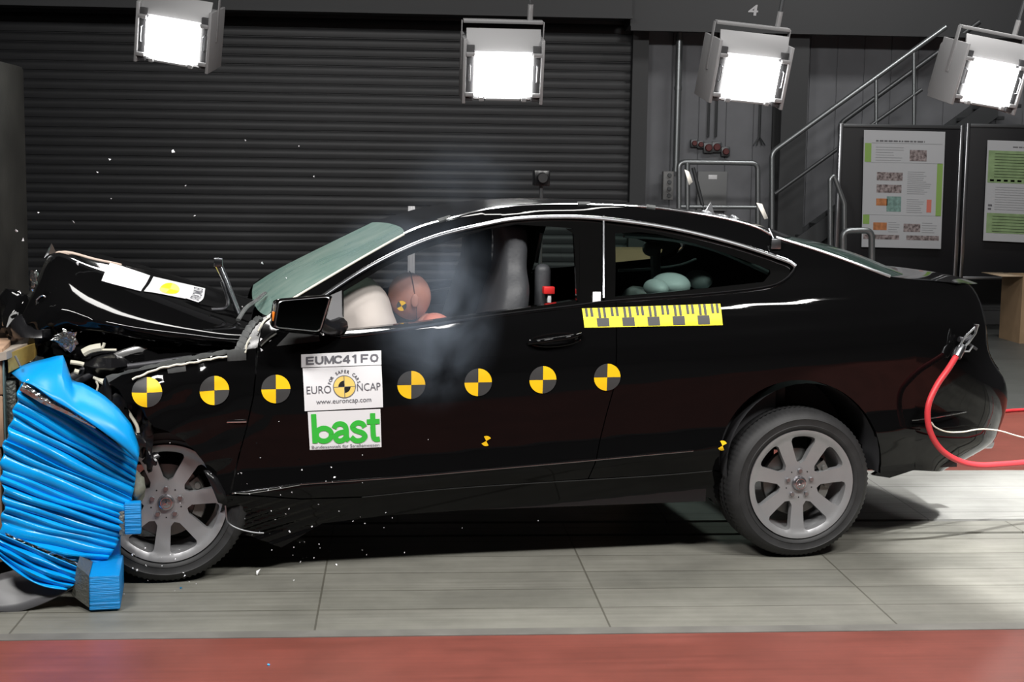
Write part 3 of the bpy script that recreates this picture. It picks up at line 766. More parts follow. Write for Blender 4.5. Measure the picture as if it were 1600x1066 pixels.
# ---------- tail, a wrapped shell from the rear quarter round the bumper
SIL = [(1503, 440), (1514, 451), (1521, 466), (1525, 485), (1528, 510), (1531, 545), (1543, 568), (1556, 585), (1563, 608), (1562, 634), (1553, 662), (1539, 687), (1495, 714), (1462, 727)]
STA = np.interp(np.linspace(0, 1, len(SIL)), [0, 1], [437, 734])
A = resample(cr(SIL, 6), 30); B = np.linspace(437, 734, 30); TD = .46
# match rows by height
E3 = [np.array(K3(p[0], p[1], TD)) for p in A]
rows = []
for i in range(30):
    us, ws = K(1430, B[i]); vs = VF(us, ws); e = E3[i]; r = []
    for k in range(13):
        a = pi/2*k/12
        t = k/12; h00, h10, h01, h11 = 2*t**3-3*t*t+1, t**3-2*t*t+t, -2*t**3+3*t*t, t**3-t*t
        du = e[0]-us; sl_ = (VF(us, ws)-VF(us-.01, ws))/.01; T0 = np.array((1.5*du, sl_*1.5*du, 1.3*(e[2]-ws))); T1 = np.array((0, 1.5*(e[1]-vs), 0))
        r.append(tuple(h00*np.array((us, vs, ws))+h10*T0+h01*e+h11*T1))
    for k in (1, 2, 3): s = k/3; r.append((e[0]+.05*math.sin(s*pi/2), e[1]+(W_/2-e[1])*s, e[2]))
    r += [(p[0], W_-p[1], p[2]) for p in r[:-1][::-1]]
    rows.append(r)
mb = MB(); grid(mb, [r for r in rows]); tl = mb.build('tail_shell', PAINT, car)
# bumper highlight put in as a thin glossy tube, lower lip, exhaust tip
P = []
for t in np.linspace(0, 1, 14):
    x = 1425+137*t; y = 657-25*t**1.3; P.append(K3(x, y, .01+.44*t**3.2))
MB().tube(P, .003, 6).build('bumper_highlight', mat('bumper_highlight_gloss', (.03, .03, .03), .15, coat=1), car)
mb = MB(); grid(mb, [[np.array(rows[-1][j])+np.array((0, .0, 0)) for j in range(len(rows[-1]))], [np.array((rows[-1][j][0]-.25, min(max(rows[-1][j][1], .12), W_-.12), rows[-1][j][2]+.02)) for j in range(len(rows[-1]))]])
mb.build('bumper_underside', TRIM, car)
e = K3(1533, 690, .55); MB().lathe([(.0, -.14), (.032, -.14), (.036, -.02), (.036, .05), (.032, .05), (.030, -.05), (0, -.05)], 20, e, 'x').build('exhaust_tip', SATIN, car)
# tail lamp on the far round of the corner
for s in (0, 1):
    rr_ = [[(lambda p: (p[0]+.006, (p[1] if not s else W_-p[1]), p[2]))(rows[i][k]) for k in range(10, 16)] for i in range(7, 13)]
    mb = MB(); grid(mb, rr_); mb.build('tail_lamp', mat('lamp_red', (.10, .004, .004), .08, coat=1), car)
# ---------- mud flap and underbody
UB = MB(); UB.box((.45, .12, .24), (2.3, W_-.12, .34)); UB.box((2.9, .2, .34), (3.55, W_-.2, .46))
UB.build('underbody', TRIM, car)
MB().rbox((.42, .10, .36), (.50, W_-.10, .90), .02).build('firewall', INTER, car)
MB().rbox((2.62, .16, .45), (2.68, W_-.16, 1.0), .02).build('rear_bulkhead', INTER, car)
MB().box((.42, .14, .345), (2.65, W_-.14, .36)).build('cabin_floor', INTER, car)
# door inner cards
for s in (0, 1):
    v0 = .10 if not s else W_-.16
    mb = MB(); mb.rbox((.55, v0, .38), (1.95, v0+.06, .97), .02); o = mb.build('door_card', INTER, car)
    mb = MB(); mb.rbox((1.97, v0+.02, .38), (2.62, v0+.06, .99), .02); mb.build('side_lining', INTER, car)
# wheel arch liners
def liner(cu, cw, r, v0, v1, name, a0=-8, a1=188):
    R = [[(cu+rr*math.cos(math.radians(a)), v, cw+rr*math.sin(math.radians(a))) for a in np.linspace(a0, a1, 25)] for (v, rr) in ((v0, r), (v1, r), (v1+.001, .02))]
    mb = MB(); grid(mb, R); return mb.build(name, INTER, car)
ru, rw = K(1250, 722); fu, fw2 = K(262, 780)
liner(ru, rw, .358, .03, .42, 'arch_liner'); liner(fu, fw2, .33, .05, .42, 'arch_liner', 0, 150)
liner(ru, rw, .358, W_-.03, W_-.42, 'arch_liner'); liner(fu, fw2, .33, W_-.05, W_-.42, 'arch_liner', 0, 150)

# ---------- wheels
TR = .331; RF = .241
SPA = [90+360/7*k+12.9+12.9 for k in range(7)]
def make_wheel(name, spin):
    W = MB()
    prof = [(.232, .055), (.2415, .012), (.250, .003), (.258, -.002), (.262, -.003), (.264, -.001), (.288, -.002), (.291, -.0045), (.300, .001), (.306, .005), (.318, .016), (TR-.004, .028), (TR, .05), (TR, .20), (TR-.006, .222), (.305, .236), (.26, .24), (.226, .20)]
    n = 180
    def tread(k, j, r):
        if k % 2 == 0 and j in (11, 12): return r-.006
        if k % 2 == 0 and j == 10: return r-.003
        return r
    W.lathe(prof, n, fn=tread)
    for yy in (.085, .125, .165):
        W.lathe([(TR+.0006, yy-.004), (TR+.0008, yy+.004)], 96, mi=1)
    wh = W.build(name, [RUBBER, SEAL], car)
    # spoke face
    cir = lambda r, n_: [(r*math.cos(2*pi*k/n_), r*math.sin(2*pi*k/n_)) for k in range(n_)]
    holes = []
    for k in range(7):
        a = math.radians(SPA[k]+spin)   # spoke angle; the hole is between this and the next one
        am = a+pi/7
        pts = []
        for (r, hw) in ((.094, .0235), (.2125, .0345)):
            half = pi/7-math.asin(min(.99, hw/r))
            pts.append((r, am-half, am+half))
        (r0, b0, b1), (r1, c0, c1) = pts
        poly = [(r0, b0+.10), (r0-.006, (b0+b1)/2), (r0, b1-.10), (r0+.008, b1-.01), (r1-.016, c1), (r1-.004, c1-.03)]
        for s in np.linspace(.15, .85, 6): poly.append((r1, c1+(c0-c1)*s))
        poly += [(r1-.004, c0+.03), (r1-.016, c0), (r0+.008, b0+.01)]
        holes.append([(r*math.cos(t), r*math.sin(t)) for r, t in poly])
    def face(x, z):
        r = math.hypot(x, z)
        return float(np.interp(r, [0, .03, .07, .09, .15, .20, .2145, .226, .241], [.030, .030, .030, .032, .026, .016, .013, .004, .002]))
    V, T = tri2d([cir(RF, 90)]+holes, .016)
    P = [(x, face(x, z), z) for x, z in V]; n0 = len(P); Fc = list(T)
    cnt = {(t[i], t[(i+1) % 3]) for t in T for i in range(3)}
    be = [(a, b) for a, b in cnt if (b, a) not in cnt]; mp = {}
    for a, b in be:
        for i in (a, b):
            if i not in mp: mp[i] = len(P); x, y, z = P[i]; P.append((x*.985, y+.035, z*.985))
    Fc += [(b, a, mp[a], mp[b]) for a, b in be]
    mb = MB(); mb.add(P, Fc)
    # barrel behind the face
    mb.lathe([(RF, .004), (RF-.002, .02), (.226, .03), (.216, .045), (.206, .07), (.200, .12), (.206, .19), (.222, .20)], 72)
    mb.lathe([(.2165, .020), (.2135, .028), (.2165, .034)], 72)
    mb.build('rim', ALLOY, wh)
    MB().lathe([(0, .012), (.020, .0125), (.030, .017), (.0335, .026), (.034, .034)], 28).build('centre_cap', mat('cap_metal', (.35, .34, .36), .22, .9), wh)
    cs = MB()
    for q in range(3):
        a = pi/2+2*pi/3*q; cs.tube([(0, .0105, 0), (.019*math.cos(a), .0125, .019*math.sin(a))], [.003, .001], 5)
    cs.tube([(.022*math.cos(t), .0125, .022*math.sin(t)) for t in np.linspace(0, 2*pi, 25)], .0015, 5)
    cs.build('cap_star', CHROME, wh)
    for k in range(5):
        a = math.radians(90+72*k); x, z = .057*math.cos(a), .057*math.sin(a)
        b = MB(); b.lathe([(0, .018), (.0085, .018), (.0095, .022), (.0095, .036)], 12, (x, 0, z)); b.lathe([(.0155, .0295), (.0125, .033), (.011, .0335)], 16, (x, 0, z))
        b.build('wheel_bolt', SATIN, wh)
        a += pi/5; x, z = .062*math.cos(a), .062*math.sin(a)
        MB().lathe([(0, .029), (.0032, .029)], 8, (x, 0, z)).build('bolt_hole', SEAL, wh)
    MB().lathe([(.05, .075), (.148, .075), (.150, .080), (.150, .10), (.05, .10)], 48).build('brake_disc', DISC, wh)
    a0 = 20
    pts = []
    mb = MB(); R = []
    for (r, y) in ((.115, .055), (.155, .055), (.16, .065), (.16, .12), (.115, .12), (.115, .055)):
        R.append([(r*math.cos(math.radians(t)), y, r*math.sin(math.radians(t))) for t in np.linspace(-28, 38, 9)])
    grid(mb, R)
    for (x, z) in ((.13, .03), (.135, -.01), (.125, .06)): mb.lathe([(0, .04), (.012, .04), (.014, .056)], 12, (x, 0, z))
    mb.build('brake_caliper', mat('caliper_grey', (.18, .18, .17), .45, .6), wh)
    return wh
rc = K3(1251, 757, 0); fc = K3(259, 796, -.01)
wr = make_wheel('wheel', -2.2); wr.location = (rc[0], -.012, TR)
wf = make_wheel('wheel', -5.5); wf.location = (fc[0], .035, TR); wf.rotation_euler = (0, 0, 0)
for src, x in ((wr, rc[0]), (wf, fc[0]+.25)):
    c = src.copy(); COL.objects.link(c); c.parent = car; c.location = (x, W_+.012, TR); c.rotation_euler = (0, 0, pi)
    for ch in list(src.children):
        d = ch.copy(); COL.objects.link(d); d.parent = c
# ---------- decals on the flank
def decal_map(c4, off):
    TL, TR_, BR, BL = [K(*p) for p in c4]
    q = [np.array(p) for p in (TL, TR_, BR, BL)]
    def f(s, t):   # s right, t down
        p = (q[0]*(1-s)+q[1]*s)*(1-t)+(q[3]*(1-s)+q[2]*s)*t
        return (p[0], VF(p[0], p[1])+off, p[1])
    return f
def decal_rect(mb, f, s0, t0, s1, t1, mi=0, n=6):
    grid(mb, [[f(s0+(s1-s0)*i/n, t1+(t0-t1)*j/n) for i in range(n+1)] for j in range(n+1)], mi)
def decal_text(mb, f, txt, box, mi=0, bold=0., asp=1., space=1.):
    V, T = text(txt, 1, bold, space=space); V = fit(V, box[0], box[1], box[2], box[3])
    mb.add([f(x, y) for x, y in [(x, box[1]+box[3]-y) for x, y in V]], T, mi, False)
def sheet(name, c4, items, mats_, label=None):
    f0 = decal_map(c4, -.003); f1 = decal_map(c4, -.0048); f2 = decal_map(c4, -.0052)
    mb = MB(); decal_rect(mb, f0, 0, 0, 1, 1, 0, 8)
    items(mb, f1, f2)
    o = mb.build(name, mats_, car)
    if label: o['label'] = label
    return o
def stroke(mb, f, pts, th, mp, mi=1, curve=0):
    """one pen stroke of a letter; pts in letter units (y down), mp maps them to card coordinates"""
    P = [np.array(p, float) for p in (cr(pts, curve) if curve else pts)]
    L = []; Rr_ = []
    for i, p in enumerate(P):
        a = P[i]-P[i-1] if i else P[1]-P[0]; b = P[i+1]-P[i] if i < len(P)-1 else a
        a = a/np.linalg.norm(a); b = b/np.linalg.norm(b); n = np.array((-(a+b)[1], (a+b)[0])); n = n/np.linalg.norm(n)
        k = 1/max(.5, abs(n@np.array((-a[1], a[0])))); L.append(p+n*th/2*k); Rr_.append(p-n*th/2*k)
    m = len(P); dz = .00006*(len(mb.f) % 7); V = [tuple(np.array(f(*mp(*q)))-np.array((0, dz, 0))) for q in L+Rr_]
    mb.add(V, [(i, i+1, m+i+1, m+i) for i in range(m-1)], mi, False)
BLOCK = {'E': [[(.1, 0), (.1, 1)], [(.1, .1), (.8, .1)], [(.1, .5), (.74, .5)], [(.1, .9), (.8, .9)]], 'F': [[(.1, 0), (.1, 1)], [(.1, .1), (.78, .1)], [(.1, .52), (.7, .52)]],
 'U': [[(.1, 0), (.1, .62), (.18, .82), (.35, .9), (.5, .9), (.67, .82), (.75, .62), (.75, 0)]],
 'M': [[(.1, 1), (.1, 0)], [(.12, .05), (.5, .93)], [(.88, .05), (.5, .93)], [(.9, 0), (.9, 1)]],
 'C': [[(.82, .30), (.68, .13), (.46, .1), (.22, .2), (.11, .5), (.22, .8), (.46, .9), (.68, .87), (.82, .70)]],
 '4': [[(.55, 1), (.55, .02)], [(.55, .06), (.08, .66)], [(.02, .70), (.78, .70)]], '1': [[(.38, 1), (.38, 0)], [(.40, .06), (.10, .27)]],
 'O': [[(.46, .1), (.22, .2), (.11, .5), (.22, .8), (.46, .9), (.70, .8), (.81, .5), (.70, .2), (.46, .1)]]}
def c1(mb, f, g):
    for i, (chh, w_) in enumerate(zip('EUMC41FO', (.085, .09, .10, .10, .09, .09, .09, .105))):
        x0 = .06+.1135*i
        for st_ in BLOCK[chh]: stroke(mb, f, st_, .20, lambda x, y: (x0+x*.122, .20+y*.60))
def disc_pts(cx, cy, r, a0, a1, n=12): return [(cx+r*math.cos(math.radians(a)), cy-r*math.sin(math.radians(a))) for a in np.linspace(a0, a1, n)]
def fan(mb, f, c, pts, mi): mb.add([f(*c)]+[f(*p) for p in pts], [(0, i+1, i+2) for i in range(len(pts)-1)], mi, False)
def c2(mb, f, g):
    cx, cy = .515, .465; ax = 1.0; rx, ry = .135, .250
    P_ = lambda r, a0, a1, n=14: [(cx+rx*r*math.cos(math.radians(a)), cy-ry*r*math.sin(math.radians(a))) for a in np.linspace(a0, a1, n)]
    fan(mb, f, (cx, cy), P_(1.07, 0, 360, 40), 1); f2 = g
    for a0 in (0, 90, 180, 270):
        fan(mb, f2, (cx, cy), P_(1, a0+1, a0+89), 2)
    h = lambda s, t: tuple(np.array(g(s, t))+np.array((0, -.0004, 0)))
    fan(mb, h, (cx, cy), P_(.58, 90, 180), 3); fan(mb, h, (cx, cy), P_(.58, 270, 360), 3)
    for (s0, t0, s1, t1) in ((cx-rx, cy-.006, cx+rx, cy+.006), (cx-.004, cy-ry, cx+.004, cy+ry)): decal_rect(mb, h, s0, t0, s1, t1, 1, 3)
    decal_text(mb, f, 'EURO', (.035, .42, .345, .60), 1, -.004); decal_text(mb, f, 'NCAP', (.675, .40, .975, .58), 1, -.004)
    decal_text(mb, f, 'www.euroncap.com', (.15, .77, .85, .885), 1, -.002)
    s = 'FOR SAFER CARS'
    for i, chh in enumerate(s):
        if chh == ' ': continue
        a = math.radians(164-148*i/(len(s)-1)); V, T = text(chh, 1, .025)
        w_ = .55
        pts = []
        A_ = np.array(V); lo, hi = A_.min(0), A_.max(0)
        for x, y in V:
            X_ = (x-(lo[0]+hi[0])/2)*.092; Y_ = (y-(lo[1]+hi[1])/2)*.105
            rr2 = 1.43*.250+Y_
            X2 = math.cos(a)*rr2+math.sin(a)*X_; Y2 = math.sin(a)*rr2-math.cos(a)*X_
            pts.append(f(cx+X2*.54, cy-Y2))
        mb.add(pts, T, 1, False)
def c3(mb, f, g):
    def mp(x, y): return (x/1.9, y)
    for pts, cv in (([(.147, .06), (.147, .83)], 0), ([(.387+.20*math.cos(t), .61-.17*math.sin(t)) for t in np.linspace(0, 2*pi, 25)], 0),
                    ([(.66, .46), (.72, .37), (.84, .34), (.95, .40), (.98, .52), (.98, .70), (1.04, .80)], 4), ([(.98, .56), (.80, .58), (.69, .67), (.74, .78), (.87, .78), (.98, .68)], 4),
                    ([(1.47, .46), (1.40, .36), (1.26, .34), (1.15, .43), (1.22, .53), (1.40, .60), (1.47, .70), (1.38, .79), (1.22, .80), (1.10, .70)], 4),
                    ([(1.69, .10), (1.69, .66), (1.74, .78), (1.86, .78)], 4), ([(1.53, .32), (1.87, .32)], 0)):
        stroke(mb, f, pts, .135, mp, 1, cv)
    decal_text(mb, f, 'Bundesanstalt für Straßenwesen', (.03, .89, .97, .975), 2, 0)
sheet('test_code_card', [(470.4, 553.9), (595.5, 547.5), (595.8, 570), (470.8, 574.3)], c1, [WHITE, INK], 'white card reading EUMC41FO')
sheet('logo_card', [(472.8, 575.3), (595.8, 571), (598.4, 636.4), (476, 642.5)], c2, [WHITE, INK, PALEYEL, SEAL], 'white card with round yellow and black emblem and grey lettering')
sheet('institute_card', [(480.7, 643.7), (594.2, 639), (596, 698.6), (484, 703)], c3, [WHITE, GREEN, INK], 'white card with large green lowercase letters')
# ruler strip
def ruler(mb, f, g):
    k = 11
    for i in range(k):
        s0, s1 = i/k, (i+1)/k
        if i % 2: decal_rect(mb, f, s0+.002, .52, s1-.002, .95, 1, 2)
        for j in (1, 3): decal_rect(mb, f, s0+j/(5*k), .0, s0+(j+1)/(5*k), .43 if i % 2 == 0 else .5, 1, 2)
f0 = [(909, 482), (1125, 474.5), (1129, 508), (913, 512)]
f_ = decal_map(f0, -.003); mb = MB(); decal_rect(mb, f_, 0, 0, 1, 1, 0, 20); ruler(mb, decal_map(f0, -.0048), None)
mb.build('ruler_strip', [YEL2, GREY], car)
# round targets
def target(px, py, r, name='target_marker', rot=0, small=False):
    cu, cw = K(px, py); mb = MB()
    Pt = lambda rr_, a, o: (cu+rr_*math.cos(a), VF(cu+rr_*math.cos(a), cw+rr_*math.sin(a))+o, cw+rr_*math.sin(a))
    for k in range(4):
        mi = 0 if k % 2 == 0 else 1
        if small and mi == 1: continue
        a0 = pi/2*k+rot
        rows_ = [[Pt(r*q/4+.0001, a0+pi/2*j/10, -.0035-(.0005 if mi else 0)) for j in range(11)] for q in range(5)]
        grid(mb, rows_, mi)
    return mb.build(name, [YEL, GREY], car)
for (x, y) in ((229.6, 613.5), (335, 610), (431, 608), (642.5, 601.5), (747, 597.5), (848, 593.5), (948.5, 589.5)): target(x, y, .0575)
target(759.5, 689, .022, 'small_target', math.radians(-62)+pi/2, True); target(1128.5, 696.5, .022, 'small_target', math.radians(-65)+pi/2, True)
# door handle: recess rim, bowl and grip
cu, cw = K(868, 531)
def el(a, b, o, n=36, du=0, dw=0, tilt=.07):
    P = []
    for t in np.linspace(0, 2*pi, n+1):
        x = a*math.cos(t); z = b*math.sin(t)+tilt*a*math.cos(t); P.append((cu+du+x, VF(cu+x, cw+z)+o, cw+dw+z))
    return P
mb = MB(); grid(mb, [el(.118, .030, -.001), el(.110, .026, -.004), el(.10, .022, -.001), el(.06, .01, -.0006)]); mb.build('handle_recess', PAINT, car)
gp = [(cu-.115, VF(cu, cw)-.004, cw-.012), (cu-.07, VF(cu, cw)-.035, cw-.002), (cu, VF(cu, cw)-.042, cw+.008), (cu+.06, VF(cu, cw)-.036, cw+.016), (cu+.105, VF(cu, cw)-.006, cw+.022)]
MB().tube([tuple(p) for p in cr(gp, 5)], .011, 10, flat=1.).build('door_handle', PAINT, car)
mb = MB(); q = K(899, 527); mb.lathe([(0, -.012), (.009, -.012), (.011, -.008), (.011, .01)], 14, (q[0], VF(*q)-.001, q[1])); mb.build('door_lock', CHROME, car)
# little badge on the wing
q = K(363, 658.5); mb = MB(); mb.rbox((q[0]-.056, VF(*q)-.004, q[1]-.006), (q[0]+.056, VF(*q)+.002, q[1]+.006), .002); mb.build('wing_badge', CHROME, car)
# raised metal strips put in as the highlights on door crease and sill seam
strip('crease_highlight', [(362, 771), (420, 763), (468, 757), (560, 750.5), (648, 744), (780, 732), (904, 721), (1000, 712), (1083, 704.5)], mat('crease_highlight_metal', (.28, .28, .29), .2, 1), .0045, off=-.001, flat=.7)
strip('sill_seam', [(565, 777), (700, 764), (852, 754), (1018, 744), (1112, 736)], mat('seam_gloss', (.06, .06, .06), .25, 1), .003, off=-.001)
# white tag on the B pillar, tabs at the rear shoulder
q = K(932, 464); mb = MB(); mb.rbox((q[0]-.018, VF(*q)-.006, q[1]-.022), (q[0]+.018, VF(*q)-.002, q[1]+.022), .002); mb.build('pillar_tag', WHITE, car)
q = K(1209, 380); mb = MB(); mb.rbox((q[0]-.022, VF(*q)-.03, q[1]-.024), (q[0]+.022, VF(*q)-.022, q[1]+.02), .002, M=None); mb.tube([(q[0]-.01, VF(*q)-.02, q[1]+.02), (q[0]-.005, VF(*q)+.05, q[1]+.06)], .004); mb.build('sensor_plate', SATIN, car)
# loose clips and tape along the roof rear
for (x, y, r_) in ((1105, 333, .018), (1128, 339, .02), (1150, 343, .02), (1165, 352, .015)):
    q = K3(x, y, .5); mb = MB(); mb.ell(q, (r_*1.6, r_, r_*.6), 8, M=Matrix.Rotation(random.random(), 4, 'Y')); mb.build('tape_lump', mat('clear_tape', (.35, .36, .38), .2, .3), car)
q = K3(1107, 333, .9); mb = MB(); mb.add([(q[0]-.03, q[1]-.01, q[2]-.02), (q[0]+.035, q[1]-.01, q[2]-.03), (q[0]+.01, q[1], q[2]+.055), (q[0]-.03, q[1]+.02, q[2]-.02), (q[0]+.035, q[1]+.02, q[2]-.03)], [(0, 1, 2), (4, 3, 2), (0, 3, 4, 1), (0, 2, 3), (1, 4, 2)]); mb.build('roof_aerial', SATIN, car)
# ---------- door mirror, turned towards us
mv = -.13
C4 = [K3(*p, mv) for p in ((435, 470), (517, 463), (500, 519), (428, 512))]
def rr_quad(C, k, n=5):
    """rounded quad"""
    P = [np.array(p) for p in C]; out = []
    for i in range(4):
        a, b, c = P[i-1], P[i], P[(i+1) % 4]; p = b+(a-b)*k; q = b+(c-b)*k
        for j in range(n+1): t = j/n; out.append((1-t)**2*p+2*t*(1-t)*b+t*t*q)
    return out
ctr = sum(np.array(p) for p in C4)/4
def ring(sc, dv, du=0., dw=0., k=.12): return [tuple(ctr+(np.array(p)-ctr)*sc+np.array((du, dv, dw))) for p in rr_quad(C4, k)]
mb = MB(); grid(mb, [ring(.94, .008), ring(1.04, -.004), ring(1.09, .008), ring(1.08, .03, -.005), ring(.95, .085, -.02), ring(.6, .115, -.03), ring(.05, .12, -.03)], closed=True)
mh = mb.build('mirror_housing', PAINT, car)
mb = MB(); grid(mb, [ring(1.0, -.006), ring(.965, -.008), ring(.945, -.002)], closed=True); mb.build('mirror_rim', SATIN, mh)
mb = MB(); R_ = ring(.95, .004); mb.add(R_+[tuple(ctr+np.array((0, .004, 0)))], [(i, len(R_), (i+1) % len(R_)) for i in range(len(R_))], 0, False)
g = mb.build('mirror_glass', mat('mirror', (.30, .33, .33), .03, 1), mh)
mb = MB(); q = K3(430, 495, mv+.01); mb.rbox((q[0]-.012, q[1]-.008, q[2]-.018), (q[0]+.004, q[1]+.02, q[2]+.02), .004); mb.build('side_repeater', mat('amber', (.75, .2, .02), .3), mh)
a_ = K(524, 505); MB().tube([tuple(p) for p in cr([tuple(ctr+np.array((.06, .07, -.03))), (a_[0]-.03, -.01, a_[1]-.01), (a_[0]+.02, VF(*a_), a_[1]-.01)], 4)], [.03]*5+[.035]*4, 10).build('mirror_arm', TRIM, car)
# grey taped triangle below the mirror
panel('grey_tape', [KP([(432, 541), (452, 520), (498, 524), (500, 533)])], mat('tape_dark_grey', (.04, .042, .042), .55), car, sp=.03, off=-.002, thick=.002)
# wing edge tape with white cord on it
def taped(pts, r, m, v=-.004, flat=.5, nm='grey_tape', amp=.0):
    P = []
    for i, p in enumerate(resample(cr(pts, 5), 24)):
        u, w = K(p[0], p[1]); P.append((u, VF(u, w)+v, w+amp*math.sin(i*1.9)))
    return MB().tube(P, r, 6, flat=flat).build(nm, m, car)
taped([(168, 596), (215, 584), (262, 572), (310, 562), (368, 553)], .022, GREYT, .01, .4, amp=.003)
taped([(262, 578), (290, 574)], .024, GREYT, .0, .4); taped([(355, 557), (384, 555)], .028, GREYT, .0, .4)
taped([(372, 550), (384, 524), (396, 506), (408, 496)], .018, GREYT, .02, .4, amp=.004)
taped([(207, 592), (240, 578), (262, 572), (300, 566), (330, 560), (355, 556)], .0045, WHITEC, -.016, 1, 'white_cord', .002)
taped([(383, 551), (386, 536), (392, 527)], .004, WHITEC, -.012, 1, 'white_cord')
taped([(403, 517), (412, 502), (422, 494)], .004, WHITEC, -.012, 1, 'white_cord')
# ---------- crumpled bonnet
T_ = lambda L: [K3(*p) for p in L]
hood_ctrl = [
 T_([(8, 512, .62), (60, 440, .62), (84, 396, .75), (150, 404, .75), (230, 421, .85), (310, 444, .9), (372, 462, .9), (400, 470, .9)]),
 T_([(9, 514, .45), (50, 450, .45), (83, 399, .55), (150, 420, .5), (230, 445, .55), (320, 472, .6), (372, 484, .6), (396, 489, .6)]),
 T_([(14, 518, .30), (45, 468, .28), (82, 424, .34), (150, 446, .30), (230, 466, .32), (310, 486, .34), (360, 499, .32), (392, 505, .3)]),
 T_([(28, 521, .22), (50, 492, .18), (84, 458, .20), (150, 474, .16), (230, 492, .16), (310, 506, .16), (356, 514, .15), (384, 517, .14)]),
 T_([(48, 528, .20), (66, 510, .14), (92, 490, .12), (150, 500, .08), (230, 514, .08), (310, 524, .08), (350, 529, .08), (376, 530, .08)]),
 T_([(78, 542, .24), (90, 535, .18), (108, 522, .14), (160, 520, .10), (235, 532, .10), (312, 540, .10), (346, 540, .10), (368, 541, .09)]),
]
hg = smooth_grid(hood_ctrl, 6, 6)
rng = np.random.default_rng(5)
hg2 = []
for i, r in enumerate(hg):
    q = []
    for j, p in enumerate(r):
        a = .010*math.sin(j*.9+i*.55)*max(0, 1-j/22)+.006*math.sin(i*1.3-j*.4)*max(0, 1-j/30)
        q.append((p[0], p[1]+a, p[2]+a*.6))
    hg2.append(q)
far = [[(p[0]+.02*k, 1.79-p[1]*.6-.1, p[2]-.02) for p in hg2[0]] for k in (1,)]
mb = MB(); grid(mb, far+hg2); hd = mb.build('bonnet', PAINT, car); solid(hd, .012, 1)
# raw front edge of the bonnet with its torn tip
mb = MB(); mb.tube([hg2[1][k] for k in range(12, 22)], .006, 6); mb.build('bonnet_edge', mat('primer_edge', (.55, .42, .34), .4), car)
q = K3(76, 387, .6); mb = MB(); mb.add([(q[0]-.02, q[1], q[2]-.045), (q[0]+.012, q[1], q[2]+.02), (q[0]+.03, q[1], q[2]-.02), (q[0]-.002, q[1]+.012, q[2]-.03), (q[0]-.01, q[1]+.01, q[2]-.02)], [(0, 3, 1), (1, 3, 2), (0, 4, 1), (0, 3, 4)]); mb.build('torn_tip', SATIN, car)
# stickers on the bonnet: cut from the same surface
def hood_at(s, t):
    i = s*(len(hg2[0])-1); j = t*(len(hg2)-1); i0 = min(int(i), len(hg2[0])-2); j0 = min(int(j), len(hg2)-2); a = i-i0; b = j-j0
    P = lambda jj, ii: np.array(hg2[jj][ii])
    return P(j0, i0)*(1-a)*(1-b)+P(j0, i0+1)*a*(1-b)+P(j0+1, i0)*(1-a)*b+P(j0+1, i0+1)*a*b
def project(p):
    q = O+CU*p[0]+CV*p[1]+np.array((0, 0, p[2]))-CAM; z = q@fw; return (800+F*(q@RT)/z, 533-F*(q@UP)/z)
_hs = [(s, t, project(hood_at(s, t))) for s in np.linspace(.25, 1, 90) for t in np.linspace(0, .62, 60)]
_ha = np.array([(a[2][0], a[2][1]) for a in _hs])
def hood_px(px, py):
    k = int(np.argmin((_ha[:, 0]-px)**2+(_ha[:, 1]-py)**2)); return _hs[k][0], _hs[k][1]
def hood_sheet(name, c4, m, fn=None):
    q = [np.array(hood_px(*p)) for p in c4]
    def f(s, t, o=.004):
        p = (q[0]*(1-s)+q[1]*s)*(1-t)+(q[3]*(1-s)+q[2]*s)*t
        P = hood_at(*p); e = .004
        n = np.cross(hood_at(p[0]+e, p[1])-P, hood_at(p[0], p[1]+e)-P); n /= np.linalg.norm(n)+1e-12
        if n[1] > 0: n = -n
        return tuple(P+n*o)
    mb = MB(); grid(mb, [[f(i/10, j/6) for i in range(11)] for j in range(7)]); 
    if fn: fn(mb, f)
    return mb.build(name, m, car)
hood_sheet('bonnet_card', [(170, 412), (236, 432), (222, 456), (160, 440)], WHITE)
def hb(mb, f):
    g_ = lambda s, t: f(s, t, .0055)
    P_ = lambda r, a0, a1: [(.5+.22*r*math.cos(math.radians(a)), .5-.36*r*math.sin(math.radians(a))) for a in np.linspace(a0, a1, 14)]
    fan(mb, g_, (.5, .5), P_(1, 90, 180), 1); fan(mb, g_, (.5, .5), P_(1, 270, 360), 1)
    fan(mb, g_, (.5, .5), P_(1, 0, 90), 2); fan(mb, g_, (.5, .5), P_(1, 180, 270), 2)
hood_sheet('bonnet_card', [(238, 433), (300, 447), (287, 467), (224, 457)], [WHITE, YEL2, PALEYEL], hb)
def hc(mb, f):
    g_ = lambda s, t: f(s, t, .0055)
    V, T = text('EUMC41FO', 1, .01); V = fit(V, .1, .15, .9, .85); mb.add([g_(1-y, x) for x, y in V], T, 1, False)
hood_sheet('bonnet_card', [(301, 447), (320, 452), (309, 474), (288, 467)], [WHITE, INK], hc)
